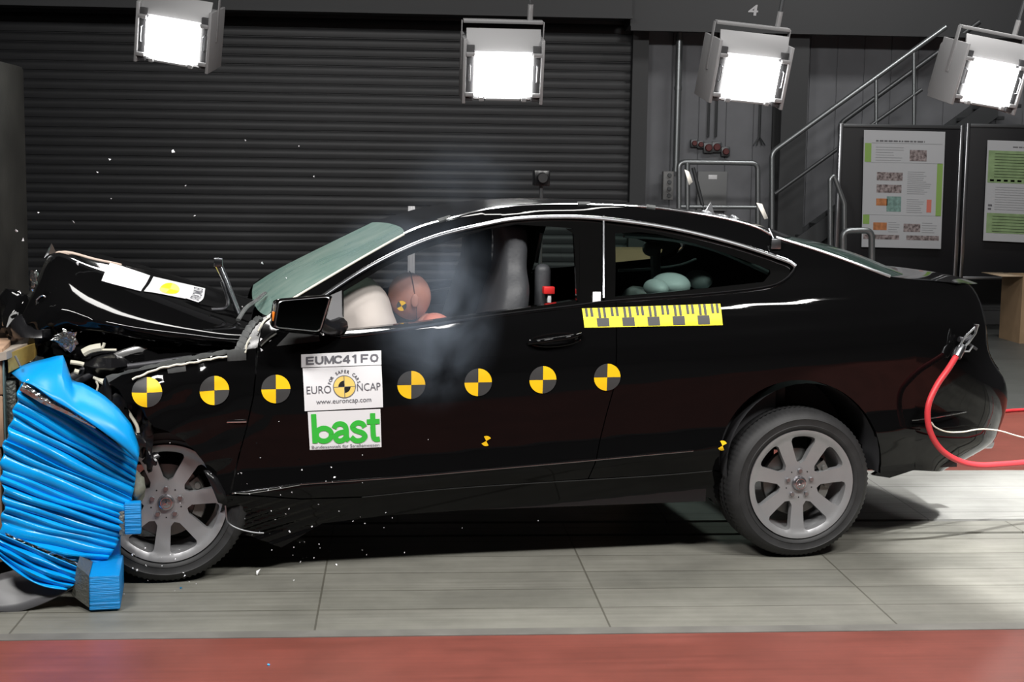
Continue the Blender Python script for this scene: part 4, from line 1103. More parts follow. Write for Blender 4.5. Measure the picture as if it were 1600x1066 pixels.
# wiper / hinge strut standing up behind the bonnet
mb = MB(); mb.tube([K3(339, 411, .35), K3(352, 440, .35), K3(374, 495, .33)], [.013, .010, .010], 8); mb.tube([K3(345, 410, .36), K3(356, 438, .36), K3(376, 492, .34)], .006, 6)
mb.rbox(tuple(np.array(K3(341, 410, .35))-.018), tuple(np.array(K3(341, 410, .35))+.018), .005); mb.build('bonnet_hinge', mat('hinge_metal', (.25, .26, .28), .25, 1), car)
mb = MB(); mb.tube([tuple(p) for p in cr([K3(347, 440, .4), K3(356, 468, .4), K3(352, 482, .38), K3(330, 484, .36)], 5)], .008, 8); mb.build('hinge_arm', DARKM, car)
mb = MB(); mb.tube([tuple(p) for p in cr([K3(372, 500, .25), K3(384, 482, .35), K3(400, 470, .5), K3(414, 458, .8)], 5)], .007, 8, flat=1.5); mb.build('scuttle_tape', GREYT, car)
panel('scuttle_panel', [KP([(372, 549), (376, 530), (392, 505), (417, 494), (408, 515), (402, 543)], .02)], TRIM, car, sp=.03, off=.02)
# ---------- engine bay wreckage
EB = MB()
def crumple(mb, c, r, seed, mi=0, n=12, amp=.35):
    rg = np.random.default_rng(seed); fr = rg.uniform(-6, 6, (5, 3)); ph = rg.uniform(0, 6, 5)
    def fn(d):
        k = 1+amp*sum(math.sin(fr[i][0]*d.x+fr[i][1]*d.y+fr[i][2]*d.z+ph[i]) for i in range(5))/3
        return d*k
    mb.ell(c, r, n, mi, fn=fn)
MB().rbox((-.45, .35, .42), (.40, 1.45, .82), .05).build('engine_block', INTER, car)
for i, (px, py, v, r) in enumerate(((60, 520, .3, (.10, .15, .09)), (120, 545, .3, (.12, .16, .08)), (180, 560, .3, (.16, .2, .10)), (250, 552, .3, (.22, .2, .07)), (330, 545, .3, (.18, .2, .05)), (150, 600, .25, (.10, .12, .12)), (200, 640, .22, (.07, .10, .13)), (40, 500, .5, (.12, .2, .12)))):
    mb = MB(); crumple(mb, K3(px, py, v), r, i+3); mb.build('crushed_bodywork', PAINT if i % 2 else TRIM, car)
def bar(pts, r, m, nm, fl=1.): MB().tube([tuple(p) for p in cr([K3(*p) for p in pts], 5)], r, 8, flat=fl).build(nm, m, car)
bar([(163, 568, .10), (185, 556, .10), (208, 548, .12), (228, 545, .15)], .016, mat('headlamp_silver', (.5, .5, .5), .25, .8), 'headlamp_strip', .7)
bar([(166, 571, .09), (190, 571, .09), (206, 570, .1)], .007, SATIN, 'headlamp_strip')
bar([(112, 592, .12), (140, 578, .12), (170, 566, .14)], .022, DARKM, 'wing_rail', .6)
bar([(120, 598, .10), (160, 580, .08), (230, 570, .08), (300, 560, .1)], .014, DARKM, 'wing_rail', .6)
bar([(146, 590, .06), (160, 594, .05), (185, 592, .05)], .006, WHITEC, 'torn_cord'); bar([(150, 592, .05), (172, 606, .04), (188, 622, .03)], .008, BONE, 'torn_plastic')
bar([(150, 596, .04), (153, 603, .04), (151, 611, .04)], .004, BONE, 'torn_plastic'); bar([(198, 640, .02), (206, 652, .0), (214, 666, -.01), (216, 676, -.01)], .007, BONE, 'torn_plastic')
bar([(130, 552, .1), (142, 546, .1), (158, 543, .1)], .017, BONE, 'torn_plastic'); bar([(150, 548, .1), (160, 543, .1), (163, 536, .1)], .006, BONE, 'torn_plastic')
bar([(156, 547, .1), (182, 547, .1)], .005, BONE, 'torn_plastic'); bar([(110, 566, .08), (124, 568, .08), (131, 570, .08)], .009, BONE, 'torn_plastic'); bar([(116, 580, .06), (123, 582, .06)], .010, BONE, 'torn_plastic')
bar([(57, 469, .2), (66, 462, .2), (72, 468, .2), (73, 492, .2), (60, 488, .2), (57, 470, .2)], .0035, SATIN, 'grille_piece')
mb = MB(); crumple(mb, K3(104, 531, .1), (.035, .01, .035), 31, 0, 10, .6); mb.build('foil_scrap', FOIL, car)
mb = MB(); crumple(mb, K3(53, 437, .15), (.012, .008, .035), 33, 0, 8, .6); mb.build('foil_scrap', FOIL, car)
for i, (x, y, r) in enumerate(((223, 690, .03), (232, 660, .03), (170, 640, .05), (225, 630, .035), (205, 603, .03), (236, 720, .022))):
    mb = MB(); crumple(mb, K3(x, y, .0), (r, .02, r*1.5), 50+i, 0, 10, .7); mb.build('crushed_bodywork', TRIM, car)
# torn liner edge by the front wheel
mb = MB(); grid(mb, [[K3(x, y, -.03) for x, y in ((318, 735), (326, 750), (334, 768), (341, 786))], [K3(x, y, -.02) for x, y in ((326, 735), (340, 748), (352, 770), (356, 790))]]); o = mb.build('torn_liner', TRIM, car); solid(o, .008)
bar([(365, 770, -.005), (385, 771, -.01), (400, 769, -.008), (420, 766, -.005), (468, 757.5, 0)], .0035, CHROME, 'bright_edge'); bar([(352, 790, .0), (356, 815, .0), (372, 826, -.004), (396, 832, -.004), (412, 833, .0)], .0035, SATIN, 'bright_edge')  # chrome tube drawn along the front of the door crease highlight

# ---------- cabin
def seat(v, lab=None):
    u0 = 1.355
    b = MB()
    prof = [(-.10, .50), (-.05, .62), (.03, .80), (.085, .98), (.115, 1.12), (.125, 1.22), (.13, 1.32), (.12, 1.395), (.08, 1.42)]
    wd_ = [.25, .255, .26, .25, .225, .16, .135, .125, .09]; th = [.085, .09, .095, .09, .08, .065, .065, .065, .04]
    rows_ = []
    for (pu, pz), w_, t_ in zip(prof, wd_, th):
        r = []
        for k in range(20):
            a = 2*pi*k/20; c, s = math.cos(a), math.sin(a)
            r.append((u0+pu+t_*abs(c)**.7*(1 if c > 0 else -1), v+w_*abs(s)**.6*(1 if s > 0 else -1), pz+.03))
        rows_.append(r)
    rr_ = [[tuple(p) for p in q] for q in rows_]
    CC = [cr([rr_[i][j] for i in range(len(rr_))], 4) for j in range(20)]
    g_ = [[CC[j][i] for j in range(20)] for i in range(len(CC[0]))]; grid(b, g_, closed=True); b.add(g_[-1], [tuple(range(20))]); b.add(g_[0], [tuple(range(20))[::-1]])
    b.build('seat_back', FABRIC, car)
    MB().rbox((u0-.62, v-.26, .42), (u0+.0, v+.26, .60), .06, seg=3).build('seat_cushion', FABRIC, car)
seat(.50); seat(1.29)
a = K3(848, 444, .42)
MB().rbox((a[0]-.035, a[1]-.03, .60), (a[0]+.035, a[1]+.04, a[2]+.09), .03, seg=3).build('belt_guide', FABRIC, car)
a = K3(857, 454, .36); MB().rbox((a[0]-.025, a[1]-.02, a[2]-.015), (a[0]+.025, a[1]+.02, a[2]+.018), .005).build('red_belt_clip', mat('buckle_red', (.75, .03, .03), .4), car)
a = K3(858, 466, .36); MB().rbox((a[0]-.008, a[1]-.01, a[2]-.02), (a[0]+.008, a[1]+.01, a[2]+.02), .003).build('belt_clip_label', WHITE, car)
MB().rbox((1.95, .30, .62), (2.30, W_-.30, .70), .05, seg=3).build('rear_bench', FABRIC, car)
for v in (.55, 1.24):
    b = MB(); b.rbox((2.22, v-.28, .64), (2.42, v+.28, 1.09), .07, seg=3, M=Matrix.Translation((2.3, 0, .8)) @ Matrix.Rotation(math.radians(18), 4, 'Y') @ Matrix.Translation((-2.3, 0, -.8))); b.build('rear_seat_back', REARSEAT, car)
for (x, y, v, r) in ((1048, 445, .38, (.085, .12, .055)), (1092, 437, .50, (.05, .12, .045)), (1025, 450, .30, (.05, .1, .04))):
    MB().ell(K3(x, y, v), r, 12).build('rear_headrest', REARSEAT, car)
for (x, y, v) in ((1018, 398, 1.45),):
    q = K3(x, y, v); b = MB(); b.ell((q[0], v, q[2]+.03), (.05, .04, .04), 10); b.tube([(q[0]+.02, v, q[2]+.02), (q[0]+.03, v, q[2]-.16)], [.03, .025], 8); b.build('belt_loop', REARSEAT, car)
MB().rbox((.44, .16, .80), (.80, W_-.16, .99), .06, seg=3).build('dashboard', INTER, car)
MB().tube([(.86+.06*math.cos(t)*.3, .50+.18*math.cos(t), .92+.18*math.sin(t)) for t in np.linspace(0, 2*pi, 33)], .014, 8).build('steering_wheel', INTER, car)
MB().tube([(.86, .5, .92), (.55, .5, .80)], .03).build('steering_column', INTER, car)
# far side door inner edge seen across the cabin
mb = MB(); mb.tube([tuple(p) for p in cr([K3(672, 455, 1.6), (K3(720, 448, 1.6)), K3(792, 440, 1.6), K3(778, 482, 1.58)], 5)], .007, 6); mb.build('far_window_trim', SATIN, car)
mb = MB(); mb.tube([K3(846, 365, 1.5), K3(838, 410, 1.55)], .01); mb.build('far_belt', SATIN, car)
mb = MB(); mb.tube([tuple(p) for p in cr([K3(966, 423, 1.5), K3(1010, 421, 1.5), (K3(1060, 415, 1.5)), K3(1088, 405, 1.5)], 5)], .008, 6); mb.build('far_window_trim', REARSEAT, car)
mb = MB(); mb.tube([tuple(p) for p in cr([K3(975, 368, .42), K3(1050, 374, .42), (K3(1120, 391, .4)), K3(1200, 426, .36)], 5)], .012, 6); mb.build('headliner_edge', REARSEAT, car)  # pale tube stands for light reflected along the inner roofline
# curtain of the airbag
def bagf(d):
    k = (abs(d.x)**3+abs(d.y)**3+abs(d.z)**3)**(-1/3)+.02*math.sin(5*d.x+3*d.z)+.012*math.sin(9*d.z+4*d.y); return d*k
a = K3(556, 502, .50); MB().ell(a, (.165, .27, .185), 20, fn=bagf, M=Matrix.Rotation(math.radians(-18), 4, 'Y')).build('airbag', BAG, car)
# ================================================================== THE DUMMY (in the driver's seat)
def KW(px, py, v): p = K3(px, py, v); return O+CU*p[0]+CV*p[1]+np.array((0, 0, p[2]))
def CW(u, v, w): return O+CU*u+CV*v+np.array((0, 0, w))
hc_ = np.array(K3(640, 463, .47))      # head centre in car coordinates
dum = root('crash_test_dummy', 'pinkish crash test dummy leaning its head into the airbag in the driver seat', 'crash test dummy', tuple(CW(1.15, .48, .6)), TH)
o0 = np.array((1.15, .48, .6))
J = {'pelvis': (1.28, .48, .70), 'waist': (1.20, .48, .86), 'chest': (hc_[0]+.18, .48, hc_[2]-.28), 'neck': (hc_[0]+.09, .475, hc_[2]-.145), 'neck2': (hc_[0]+.045, .472, hc_[2]-.08),
     'sl': (hc_[0]+.13, .31, hc_[2]-.185), 'el': (.92, .27, .93), 'wl': (.76, .33, 1.0), 'sr': (hc_[0]+.13, .65, hc_[2]-.185), 'er': (.92, .70, .93), 'wr': (.76, .64, 1.0),
     'hl': (1.22, .38, .68), 'kl': (.85, .36, .75), 'al': (.66, .37, .46), 'hr': (1.22, .58, .68), 'kr': (.85, .60, .75), 'ar': (.66, .59, .46), 'fl': (.52, .37, .43), 'fr': (.52, .59, .43)}
Rr = {'pelvis': .13, 'waist': .12, 'chest': .135, 'neck': .05, 'neck2': .05, 'sl': .068, 'el': .042, 'wl': .03, 'sr': .068, 'er': .042, 'wr': .03, 'hl': .085, 'kl': .06, 'al': .04, 'hr': .085, 'kr': .06, 'ar': .04, 'fl': .035, 'fr': .035}
Ed = [('pelvis', 'waist'), ('waist', 'chest'), ('chest', 'neck'), ('neck', 'neck2'), ('chest', 'sl'), ('sl', 'el'), ('el', 'wl'), ('chest', 'sr'), ('sr', 'er'), ('er', 'wr'), ('pelvis', 'hl'), ('hl', 'kl'), ('kl', 'al'), ('al', 'fl'), ('pelvis', 'hr'), ('hr', 'kr'), ('kr', 'ar'), ('ar', 'fr')]
def hand(base, s):
    """five curled fingers from the wrist"""
    n = len(J)
    bx_, by, bz = base
    J['p'+s] = (bx_-.05, by, bz+.02); Rr['p'+s] = .028; Ed.append(('w'+s, 'p'+s))
    for k in range(4):
        yy = by+(k-1.5)*.021; a, b, c = 'f1%s%d' % (s, k), 'f2%s%d' % (s, k), 'f3%s%d' % (s, k); L = (.9, 1, .95, .8)[k]
        J[a] = (bx_-.09, yy, bz+.04); J[b] = (bx_-.09-.028*L, yy, bz+.02); J[c] = (bx_-.09-.02*L, yy, bz-.008)
        for q, r in ((a, .010), (b, .009), (c, .008)): Rr[q] = r
        Ed.extend([('p'+s, a), (a, b), (b, c)])
    sgn = 1 if s == 'l' else -1
    J['t1'+s] = (bx_-.06, by+sgn*.035, bz+.01); J['t2'+s] = (bx_-.09, by+sgn*.04, bz-.01); Rr['t1'+s] = .011; Rr['t2'+s] = .009
    Ed.extend([('p'+s, 't1'+s), ('t1'+s, 't2'+s)])
hand(J['wl'], 'l'); hand(J['wr'], 'r')
names = list(J); me = bpy.data.meshes.new('body'); me.from_pydata([tuple(np.array(J[n])-o0) for n in names], [(names.index(a), names.index(b)) for a, b in Ed], [])
bd = bpy.data.objects.new('body', me); COL.objects.link(bd); bd.parent = dum
md = bd.modifiers.new('skin', 'SKIN'); md.use_smooth_shade = True
for i, n in enumerate(names): me.skin_vertices[0].data[i].radius = (Rr[n], Rr[n])
me.skin_vertices[0].data[0].use_root = True
md = bd.modifiers.new('sub', 'SUBSURF'); md.levels = 1; md.render_levels = 2
me.materials.append(SKIN)
# head facing the steering wheel (-u), slightly bowed
def headf(d):
    x, y, z = d   # x back(+)/face(-), z up
    p = Vector((x*1.0, y*.80, z*1.12))
    if z < 0: p.x *= 1-.10*z*z; p.y *= 1-.22*z*z
    if x < -.5 and abs(y) < .3:
        p.x -= .12*math.exp(-((z+.05)/.16)**2-(y/.13)**2)       # nose
        p.x += .05*math.exp(-((z-.18)/.10)**2-((abs(y)-.22)/.12)**2)   # eye hollows
        p.x -= .03*math.exp(-((z+.40)/.08)**2-(y/.2)**2); p.x += .03*math.exp(-((z+.34)/.03)**2-(y/.25)**2)
    return p
HM = Matrix.Rotation(math.radians(-14), 4, 'Y')
mb = MB(); mb.ell(tuple(hc_-o0), (.094, .094, .094), 28, fn=headf, M=HM)
hd_ = mb.build('head', SKIN, dum)
mb = MB(); mb.tube([tuple(Vector(tuple(hc_-o0))+HM @ (Vector((.014+.022*math.sin(t)*0+.012*math.cos(t), .0766*math.sin(t), .1065*math.cos(t))))) for t in np.linspace(0, 2*pi, 41)], .0018, 5)
mb.build('head_seam', mat('seam_brown', (.12, .05, .04), .6), hd_)
for s in (-1, 1):
    mb = MB(); mb.ell(tuple(np.array(hc_-o0)+np.array((.012, s*.075, -.012))), (.018, .009, .030), 10); mb.build('ear', SKIN, hd_)
mb = MB(); c_ = hc_-o0+np.array((-.045, -.0685, -.035))
for k in range(4):
    rows_ = [[(c_[0]+r*math.cos(a), c_[1]-.006+abs(r)*.1, c_[2]+r*math.sin(a)) for a in np.linspace(pi/2*k+.5, pi/2*k+.5+pi/2, 7)] for r in (.0005, .022)]
    grid(mb, rows_, k % 2)
mb.build('target_sticker', [YEL, GREY], hd_)
mb = MB(); mb.ell(tuple(np.array(J['neck'])-o0+np.array((.03, -.03, .01))), (.075, .085, .06), 14, M=Matrix.Rotation(.5, 4, 'Y')); mb.build('neck_collar', mat('dummy_pink', (.62, .22, .16), .5), dum)
mb = MB(); mb.rbox((hc_[0]-o0[0]+.035, -.13, hc_[2]-o0[2]-.19), (hc_[0]-o0[0]+.085, -.09, hc_[2]-o0[2]-.105), .008); mb.build('collar_strap', TRIM, dum)

# ================================================================== THE BLUE BARRIER
bp0 = CW(-.55, -.1, 0); bp0[2] = 0
bar_ = root('crash_barrier', 'bright blue crushed deformable barrier with pleated metal sides in front of the car', 'crash barrier', tuple(bp0))
def bl(p): return tuple(np.array(p)-bp0)
def bk(px, py, v): return bl(KW(px, py, v))
# pleated flank
Lc = resample(cr([(32, 596), (26, 625), (14, 670), (4, 705), (2, 745), (6, 790), (0, 830), (6, 862)], 6), 115)
Rc = resample(cr([(216, 716), (213, 735), (209, 765), (203, 790), (196, 812), (188, 838), (176, 862), (163, 884)], 6), 115)
prng = np.random.default_rng(11); folds = np.sort((np.arange(17)+1+prng.uniform(-.35, .35, 17))/18); fold_a = prng.uniform(.5, 1, 18)
rows = []
for i in range(115):
    t = i/114; r = []
    k = int(np.searchsorted(folds, t)); lo = folds[k-1] if k > 0 else 0; hi = folds[k] if k < 17 else 1
    s_ = (t-lo)/max(1e-6, hi-lo); ridge_ = (math.sin(pi*s_)**.6)*fold_a[k]
    for j in range(41):
        s = j/40
        px = Lc[i][0]*(1-s)+Rc[i][0]*s; py = Lc[i][1]*(1-s)+Rc[i][1]*s
        py += 6*math.sin(s*pi)*(t-.3)+1.5*math.sin(s*9+k*1.7)
        px += 2.5*math.sin(t*60+1)*(1-s)**6
        d = .014*ridge_*(.5+.5*math.sin(2+s*3+k))+.020*ridge_+.003*math.sin(s*11+k*2.)*ridge_
        r.append(bk(px, py, -.16-d+.10*s*s+.03*(1-s)))
    rows.append(r)
mb = MB(); grid(mb, rows)
back = [[bl(np.array(p)+bp0+CV*.35*1) for p in r] for r in (rows[0], rows[-1])]
o = mb.build('pleated_side', BLUE, bar_); solid(o, .004)
# top flap sheet
ftop = [(14, 580, .10), (50, 567, .05), (98, 555, .02), (112, 596, -.03), (130, 600, -.05), (160, 617, -.08), (184, 638, -.11), (205, 664, -.13), (217, 700, -.14)]
fbot = [(34, 597, -.16), (52, 602, -.20), (84, 625, -.21), (110, 640, -.21), (140, 660, -.22), (168, 680, -.22), (195, 702, -.2), (216, 722, -.17)]
A_, B_ = resample(ftop, 30), resample(cr(fbot, 4), 30)
rows = []
for k in range(9):
    s = k/8
    rows.append([bk(a[0]*(1-s)+b[0]*s, a[1]*(1-s)+b[1]*s, a[2]*(1-s)+b[2]*s-.03*math.sin(pi*s)) for a, b in zip(A_, B_)])
mb = MB(); grid(mb, rows)
o = mb.build('top_flap', mat('barrier_blue_smooth', (.002, .33, .82), .35, noise=.12, nscale=5, bump=.1, bscale=8), bar_); solid(o, .006)
# foil edge showing between flap and pleats
mb = MB(); mb.tube([bk(38, 602, -.15), bk(70, 622, -.17), bk(110, 642, -.18), bk(150, 668, -.18)], [.028, .026, .02, .006], 8); mb.build('foil_edge', FOIL, bar_)
# honeycomb core behind the skins
core = MB(); pts = [(34, 600), (210, 715), (196, 830), (160, 870), (8, 860), (6, 700)]
P1 = [bk(x, y, -.04) for x, y in pts]; P2 = [bk(x, y, .55) for x, y in pts]
core.add(P1+P2, [tuple(range(6)), tuple(range(11, 5, -1))]+[(i, i+6, (i+1) % 6+6, (i+1) % 6) for i in range(6)], 0, False); core.build('honeycomb_core', HONEY, bar_)
mb = MB(); crumple(mb, bk(215, 762, -.03), (.03, .04, .06), 91, 0, 10, .3); mb.build('core_bulge', mat('core_green_grey', (.2, .21, .17), .6, noise=.5, nscale=20), bar_)
# lower pleated bumper piece
Lc = resample([(-20, 826), (-16, 845), (-4, 868)], 40); Rc = resample([(136, 893), (128, 906), (104, 922)], 40); rows = []
for i in range(40):
    t = i/39; r = []
    for j in range(25):
        s = j/24; px = Lc[i][0]*(1-s)+Rc[i][0]*s; py = Lc[i][1]*(1-s)+Rc[i][1]*s+14*math.sin(s*pi)*t
        z = (t*4) % 1; d = .022*abs(z-.5)*2+.006*math.sin(s*11+i*.3); r.append(bk(px, py, -.24-d))
    rows.append(r)
mb = MB(); grid(mb, rows); o = mb.build('lower_pleats', BLUE, bar_); solid(o, .004)
mb = MB(); rows = []
for i in range(8):
    t = i/7; rows.append([bk(8+(132-8)*s+4*t, 833+(884-833)*s+t*(11+6*math.sin(s*15)), -.20-.02*math.sin(s*40+i*2)) for s in np.linspace(0, 1, 30)])
grid(mb, rows); o = mb.build('torn_foil', FOIL, bar_); solid(o, .003)
# blue block standing under the pleats
a = KW(137, 952, -.26); 
def wbox(px0, py0, px1, py1, v, depth, m, nm, r=.006):
    """box whose near face is the pixel rectangle on plane v"""
    p = K3(px0, py1, v); q = K3(px1, py1, v); t = K3((px0+px1)/2, py0, v)
    b = MB(); M = Matrix.Translation(Vector(tuple(O-bp0))) @ Matrix.Rotation(TH, 4, 'Z')
    b.rbox((p[0], v, max(p[2], .0)), (q[0], v+depth, t[2]), r, M=M); return b.build(nm, m, bar_)
RIBB = mat('barrier_blue_ribbed', (.002, .24, .62), .4, bump=1., bscale=30, stretch=(.1, .1, 6))
wbox(139, 900, 188, 955, -.30, .30, RIBB, 'lower_block'); wbox(146, 790, 188.5, 900, -.02, .18, BLUE, 'upper_block')
b_ = MB(); P_ = [bk(*p) for p in ((120, 885, -.28), (139, 900, -.305), (139, 950, -.305), (112, 930, -.22))]; b_.add(P_+[tuple(np.array(p)+CV*.2) for p in P_], [(0, 3, 2, 1), (0, 1, 5, 4), (2, 3, 7, 6), (0, 4, 7, 3)], 0, False)
b_.build('honeycomb_end', HONEY, bar_)
wbox(195, 786, 221, 836, -.10, .05, RIBB, 'side_block'); wbox(186, 790, 197, 838, -.09, .05, HONEY, 'honeycomb_end')
# black plastic tongue on the floor
R1 = resample(cr([(-30, 905), (20, 892), (60, 880), (100, 900), (118, 915)], 5), 20); R2 = resample(cr([(-20, 954), (20, 957), (50, 950), (85, 935), (118, 916)], 5), 20)
mb = MB(); grid(mb, [[bk(a[0]*(1-s)+b[0]*s, a[1]*(1-s)+b[1]*s, -.14-.10*s) for a, b in zip(R1, R2)] for s in np.linspace(0, 1, 6)])
o = mb.build('plastic_shield', mat('shield_plastic', (.07, .07, .075), .4), bar_); solid(o, .006)
# block that carries the barrier
blk = root('barrier_block', 'brown faced block with a mustard board, holding the blue barrier at the left edge', 'block', tuple(CW(-1.2, .3, 0)), TH)
o1 = np.array((-1.2, .3, 0))
def ub(px0, py0, px1, py1, v, depth, m, nm, x0=None):
    p = K3(px0, py1, v); q = K3(px1, py1, v); t = K3((px0+px1)/2, py0, v); b = MB()
    b.rbox(((p[0] if x0 is None else x0)-o1[0], v-o1[1], max(0, p[2])), (q[0]-o1[0], v+depth-o1[1], t[2]), .008); return b.build(nm, m, blk)
ub(-20, 545, 6, 618, .0, 1.2, WOOD, 'wood_facing', -1.6); ub(-20, 619, 7, 700, .0, 1.2, WOOD, 'wood_facing', -1.6); ub(-20, 701, 6, 880, .0, 1.2, WOOD, 'wood_facing', -1.6)
ub(7, 553, 10, 700, -.005, 1.2, mat('teal_edge', (.10, .16, .17), .5), 'edge_strip'); ub(11, 595, 28, 700, .03, 1.1, HONEY, 'core_face')
mb = MB(); q = [np.array(K3(*p))-o1 for p in ((12, 553, .0), (54, 537, .12), (52, 562, .12), (13, 583, .0))]
mb.add([tuple(p) for p in q]+[tuple(p+np.array((0, .6, 0))) for p in q], [(0, 3, 2, 1), (0, 1, 5, 4), (1, 2, 6, 5), (2, 3, 7, 6), (3, 0, 4, 7)], 0, False); mb.build('mustard_board', MUST, blk)
mb = MB(); q = [np.array(K3(*p))-o1 for p in ((-30, 558, -.02), (10, 550, -.02), (66, 527, .25), (20, 522, .9), (-40, 524, .9))]
mb.add([tuple(p) for p in q]+[tuple(p-np.array((0, 0, .03))) for p in q], [(0, 1, 2, 3, 4), (0, 5, 6, 1), (1, 6, 7, 2), (2, 7, 8, 3)], 0, False); mb.build('top_cover', mat('block_top', (.36, .31, .26), .7, noise=.3, nscale=12), blk)
for (x, y) in ((24, 557),):
    mb = MB(); mb.tube([tuple(np.array(K3(x, y, -.02))-o1), tuple(np.array(K3(x+8, y+16, -.06))-o1)], .005); mb.build('bolt', SATIN, blk)

# ================================================================== HOSE, CABLE at the tail
ho = KW(1497, 552, .02); hs = root('red_hose', 'red rubber hose looping from the car tail to the floor on the right', 'hose', tuple(ho))
hp = [(1497, 552, .02), (1482, 576, -.03), (1464, 602, -.06), (1451, 632, -.08), (1450, 660, -.08), (1458, 685, -.07), (1474, 706, -.05), (1500, 721, -.02), (1530, 727, .0), (1560, 726, .03), (1600, 723, .08), (1680, 716, .2)]
_hp = [KW(*p) for p in hp]; _e = _hp[-1]; _hp += [_e+np.array((.5, .15, -.10)), np.array((_e[0]+.9, _e[1]+.3, .016)), np.array((_e[0]+1.8, _e[1]+.5, .014)), np.array((_e[0]+3.2, _e[1]+.6, .014))]
mb = MB(); mb.tube([tuple(np.array(p)-ho) for p in cr(_hp, 7)], .0135, 12); mb.build('hose', REDH, hs)
mb = MB(); mb.tube([tuple(KW(1494, 558, .01)-ho), tuple(KW(1498, 549, .02)-ho), tuple(KW(1504, 541, .03)-ho)], [.022, .024, .018], 12); mb.build('coupling', SATIN, hs)
mb = MB(); mb.tube([tuple(KW(x, y, .02)-ho) for x, y in ((1502, 546), (1513, 536), (1524, 521), (1526, 507))], [.005, .006, .005, .012], 8); mb.tube([tuple(KW(x, y, .02)-ho) for x, y in ((1503, 549), (1514, 549), (1520, 540))], .005, 8)
mb.tube([tuple(KW(x, y, .02)-ho) for x, y in ((1500, 540), (1508, 526), (1525, 510))], .005, 8); mb.build('valve_lever', SATIN, hs)
mb = MB(); mb.tube([tuple(KW(x, y, .04)-ho) for x, y in ((1498, 530), (1508, 532), (1518, 526))], .012, 8); mb.tube([tuple(KW(x, y, .03)-ho) for x, y in ((1510, 535), (1526, 546))], .007, 6); mb.build('valve_body', DARKM, hs)
cp = [(1455, 660, -.07), (1462, 668, -.06), (1480, 675, -.03), (1505, 675, 0), (1530, 671, .05), (1560, 673, .1), (1600, 684, .2), (1680, 700, .3)]
_cp = [KW(*p) for p in cp]; _e = _cp[-1]; _cp += [np.array((_e[0]+.6, _e[1]+.2, .12)), np.array((_e[0]+1.1, _e[1]+.4, .006)), np.array((_e[0]+2.6, _e[1]+.6, .004))]; P = cr(_cp, 7); o = MB().tube(P, .0035, 6).build('thin_cable', WHITEC, off=P[0]); tag(o, 'thin pale cable trailing from the red hose to the right edge', 'cable')
P = [G(1545, 647, .012), G(1575, 642, .012), G(1605, 640, .012), G(1680, 634, .012)]; o = MB().tube(cr(P, 4), .012, 8).build('floor_hose', REDH, off=P[0]); tag(o, 'dark red hose lying on the floor behind the car tail', 'hose')

# ================================================================== FLYING DEBRIS AND SMOKE
SPK = mat('chip_white', (.75, .75, .78), .2); rr = random.Random(21)
def chip(p, s, label, group, m=SPK, cat='fragment', nm='glass_chip'):
    b = MB(); pts = [Vector((rr.uniform(-1, 1), rr.uniform(-1, 1), rr.uniform(-1, 1)))*s for _ in range(6)]
    bm = bmesh.new()
    for q in pts: bm.verts.new(q)
    r = bmesh.ops.convex_hull(bm, input=bm.verts[:]); bm.verts.index_update()
    me = bpy.data.meshes.new(nm); bm.to_mesh(me); bm.free(); me.materials.append(m)
    o = bpy.data.objects.new(nm, me); COL.objects.link(o); o.location = tuple(p); return tag(o, label, cat, group)
air = [(27, 361, 3), (35, 374, 3), (60, 333, 2), (115, 347, 2), (171, 249, 2), (152, 269, 1.5), (174, 311, 1.5), (271, 236, 3), (290, 290, 2), (304, 337, 2), (383, 219, 1.5), (467, 228, 1.5), (409, 411, 2.5), (28, 461, 2), (410, 548, 4), (31, 455, 2), (121, 412, 3), (145, 482, 3), (379, 479, 2), (447, 435, 1.5), (490, 276, 1.5)]
for x, y, s in air: chip(KW(x, y, rr.uniform(-.1, .4)), s*.0027, 'tiny pale chip flying in front of the dark roller door or over the bonnet', 'chips flying above the bonnet')
low = [(rr.gauss(470, 90), rr.gauss(800, 45)) for _ in range(46)]+[(rr.gauss(250, 60), rr.gauss(890, 28)) for _ in range(24)]+[(566, 711), (566, 859), (722, 825), (841, 814), (570, 819), (500, 857), (669, 687), (265, 692), (330, 740), (377, 740)]
for x, y in low:
    x = max(165, x)
    chip(KW(x, y, rr.uniform(-.12, -.03)), rr.uniform(.002, .0052), 'tiny glittering chip flying low beside the sill or front wheel', 'chips flying low beside the car')
p = G(403, 900); chip(p+np.array((0, 0, .01)), .016, 'largest white crumb lying on the planks, right of the front wheel', None, mat('crumb', (.8, .8, .8), .6), 'crumb', 'white_crumb')
p = G(459, 909); chip(p+np.array((0, 0, .005)), .007, 'small white crumb on the planks, right of the larger one', None, MATS['crumb'], 'crumb', 'white_crumb')
for x, y in ((283, 921), (420, 1040)): chip(G(x, y)+np.array((0, 0, .004)), .006, {283: 'small blue scrap on the planks below the front wheel', 420: 'small blue scrap on the red floor'}[x], None, BLUE, 'scrap', 'blue_scrap')
c = KW(1191, 330, .9); o = MB().add([(-.03, 0, .04), (.0, .01, .035), (.03, 0, -.035), (.01, -.01, -.04)], [(0, 1, 2, 3)], 0, False).build('paper_scrap', mat('scrap_paper', (.7, .66, .6), .6)); o.location = tuple(c); solid(o, .002); tag(o, 'small white paper scrap flying above the rear window', 'scrap')
c = KW(1073, 278, .9); o = MB().add([(-.012, 0, .04), (.012, .01, .03), (.03, 0, -.02), (.01, -.01, -.035)], [(0, 1, 2, 3)], 0, False).build('paper_scrap', MATS['scrap_paper']); o.location = tuple(c); solid(o, .002); tag(o, 'small white scrap beside the wall control box', 'scrap')
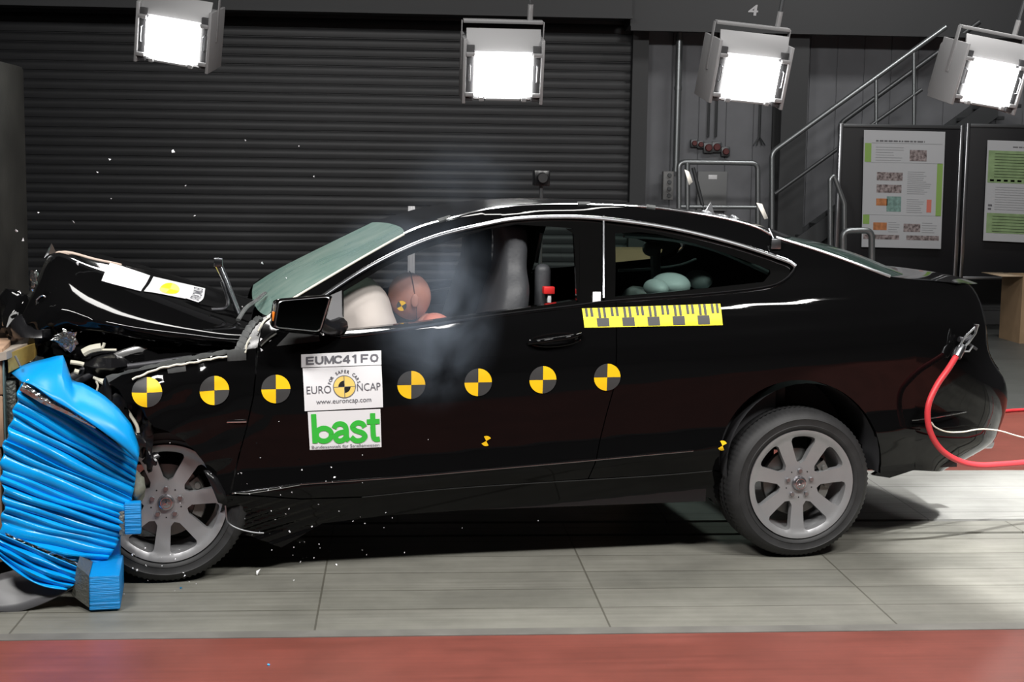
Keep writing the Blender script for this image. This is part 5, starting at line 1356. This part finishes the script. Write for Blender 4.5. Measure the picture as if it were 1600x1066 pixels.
# airbag smoke
def smoke(name, px, py, v, r, dens, label, seed=0., col=(.62, .74, .92)):
    c = KW(px, py, v); b = MB(); b.ell((0, 0, 0), r, 16); m = bpy.data.materials.new('airbag_smoke'); m.use_nodes = True; nt = m.node_tree; nt.nodes.clear()
    L = nt.links.new; N = nt.nodes.new; out = N('ShaderNodeOutputMaterial'); vs = N('ShaderNodeVolumePrincipled'); vs.inputs['Color'].default_value = (*col, 1); vs.inputs['Anisotropy'].default_value = -.1
    tc = N('ShaderNodeTexCoord'); n = N('ShaderNodeTexNoise'); n.inputs['Scale'].default_value = 5; n.inputs['Detail'].default_value = 3; n.inputs['Distortion'].default_value = .6
    mp = N('ShaderNodeMapping'); mp.inputs['Location'].default_value = (seed, seed*.7, 0); L(tc.outputs['Object'], mp.inputs[0]); L(mp.outputs[0], n.inputs['Vector'])
    m2 = N('ShaderNodeMapping'); m2.inputs['Scale'].default_value = tuple(1/x for x in r); L(tc.outputs['Object'], m2.inputs[0])
    ln = N('ShaderNodeVectorMath'); ln.operation = 'LENGTH'; L(m2.outputs[0], ln.inputs[0])
    f = N('ShaderNodeMapRange'); f.inputs[1].default_value = 1; f.inputs[2].default_value = .15; f.inputs[3].default_value = 0; f.inputs[4].default_value = 1; f.interpolation_type = 'SMOOTHSTEP'; L(ln.outputs['Value'], f.inputs[0])
    g_ = N('ShaderNodeMapRange'); g_.inputs[1].default_value = .36; g_.inputs[2].default_value = .68; L(n.outputs[0], g_.inputs[0])
    a = N('ShaderNodeMath'); a.operation = 'MULTIPLY'; L(f.outputs[0], a.inputs[0]); L(g_.outputs[0], a.inputs[1])
    a2 = N('ShaderNodeMath'); a2.operation = 'MULTIPLY'; a2.inputs[1].default_value = dens; L(a.outputs[0], a2.inputs[0]); L(a2.outputs[0], vs.inputs['Density']); L(vs.outputs[0], out.inputs['Volume'])
    o = b.build(name, m); o.location = tuple(c); return tag(o, label, 'smoke', None, 'stuff')
smoke('smoke', 680, 500, -.02, (.30, .22, .42), 2.6, 'thin bluish smoke drifting out of the open driver window over the door')
smoke('smoke', 650, 400, .35, (.42, .3, .24), 1.6, 'thin bluish smoke above the dummy inside the window', 3.)
smoke('smoke', 720, 285, .9, (.45, .35, .30), .22, 'faint smoke rising above the car roof', 6.)
SC.cycles.volume_step_rate = 1.5; SC.cycles.volume_max_steps = 64
SC.cycles.max_bounces = 10; SC.cycles.transparent_max_bounces = 24; SC.cycles.sample_clamp_indirect = 6
SC.cycles.use_denoising = True
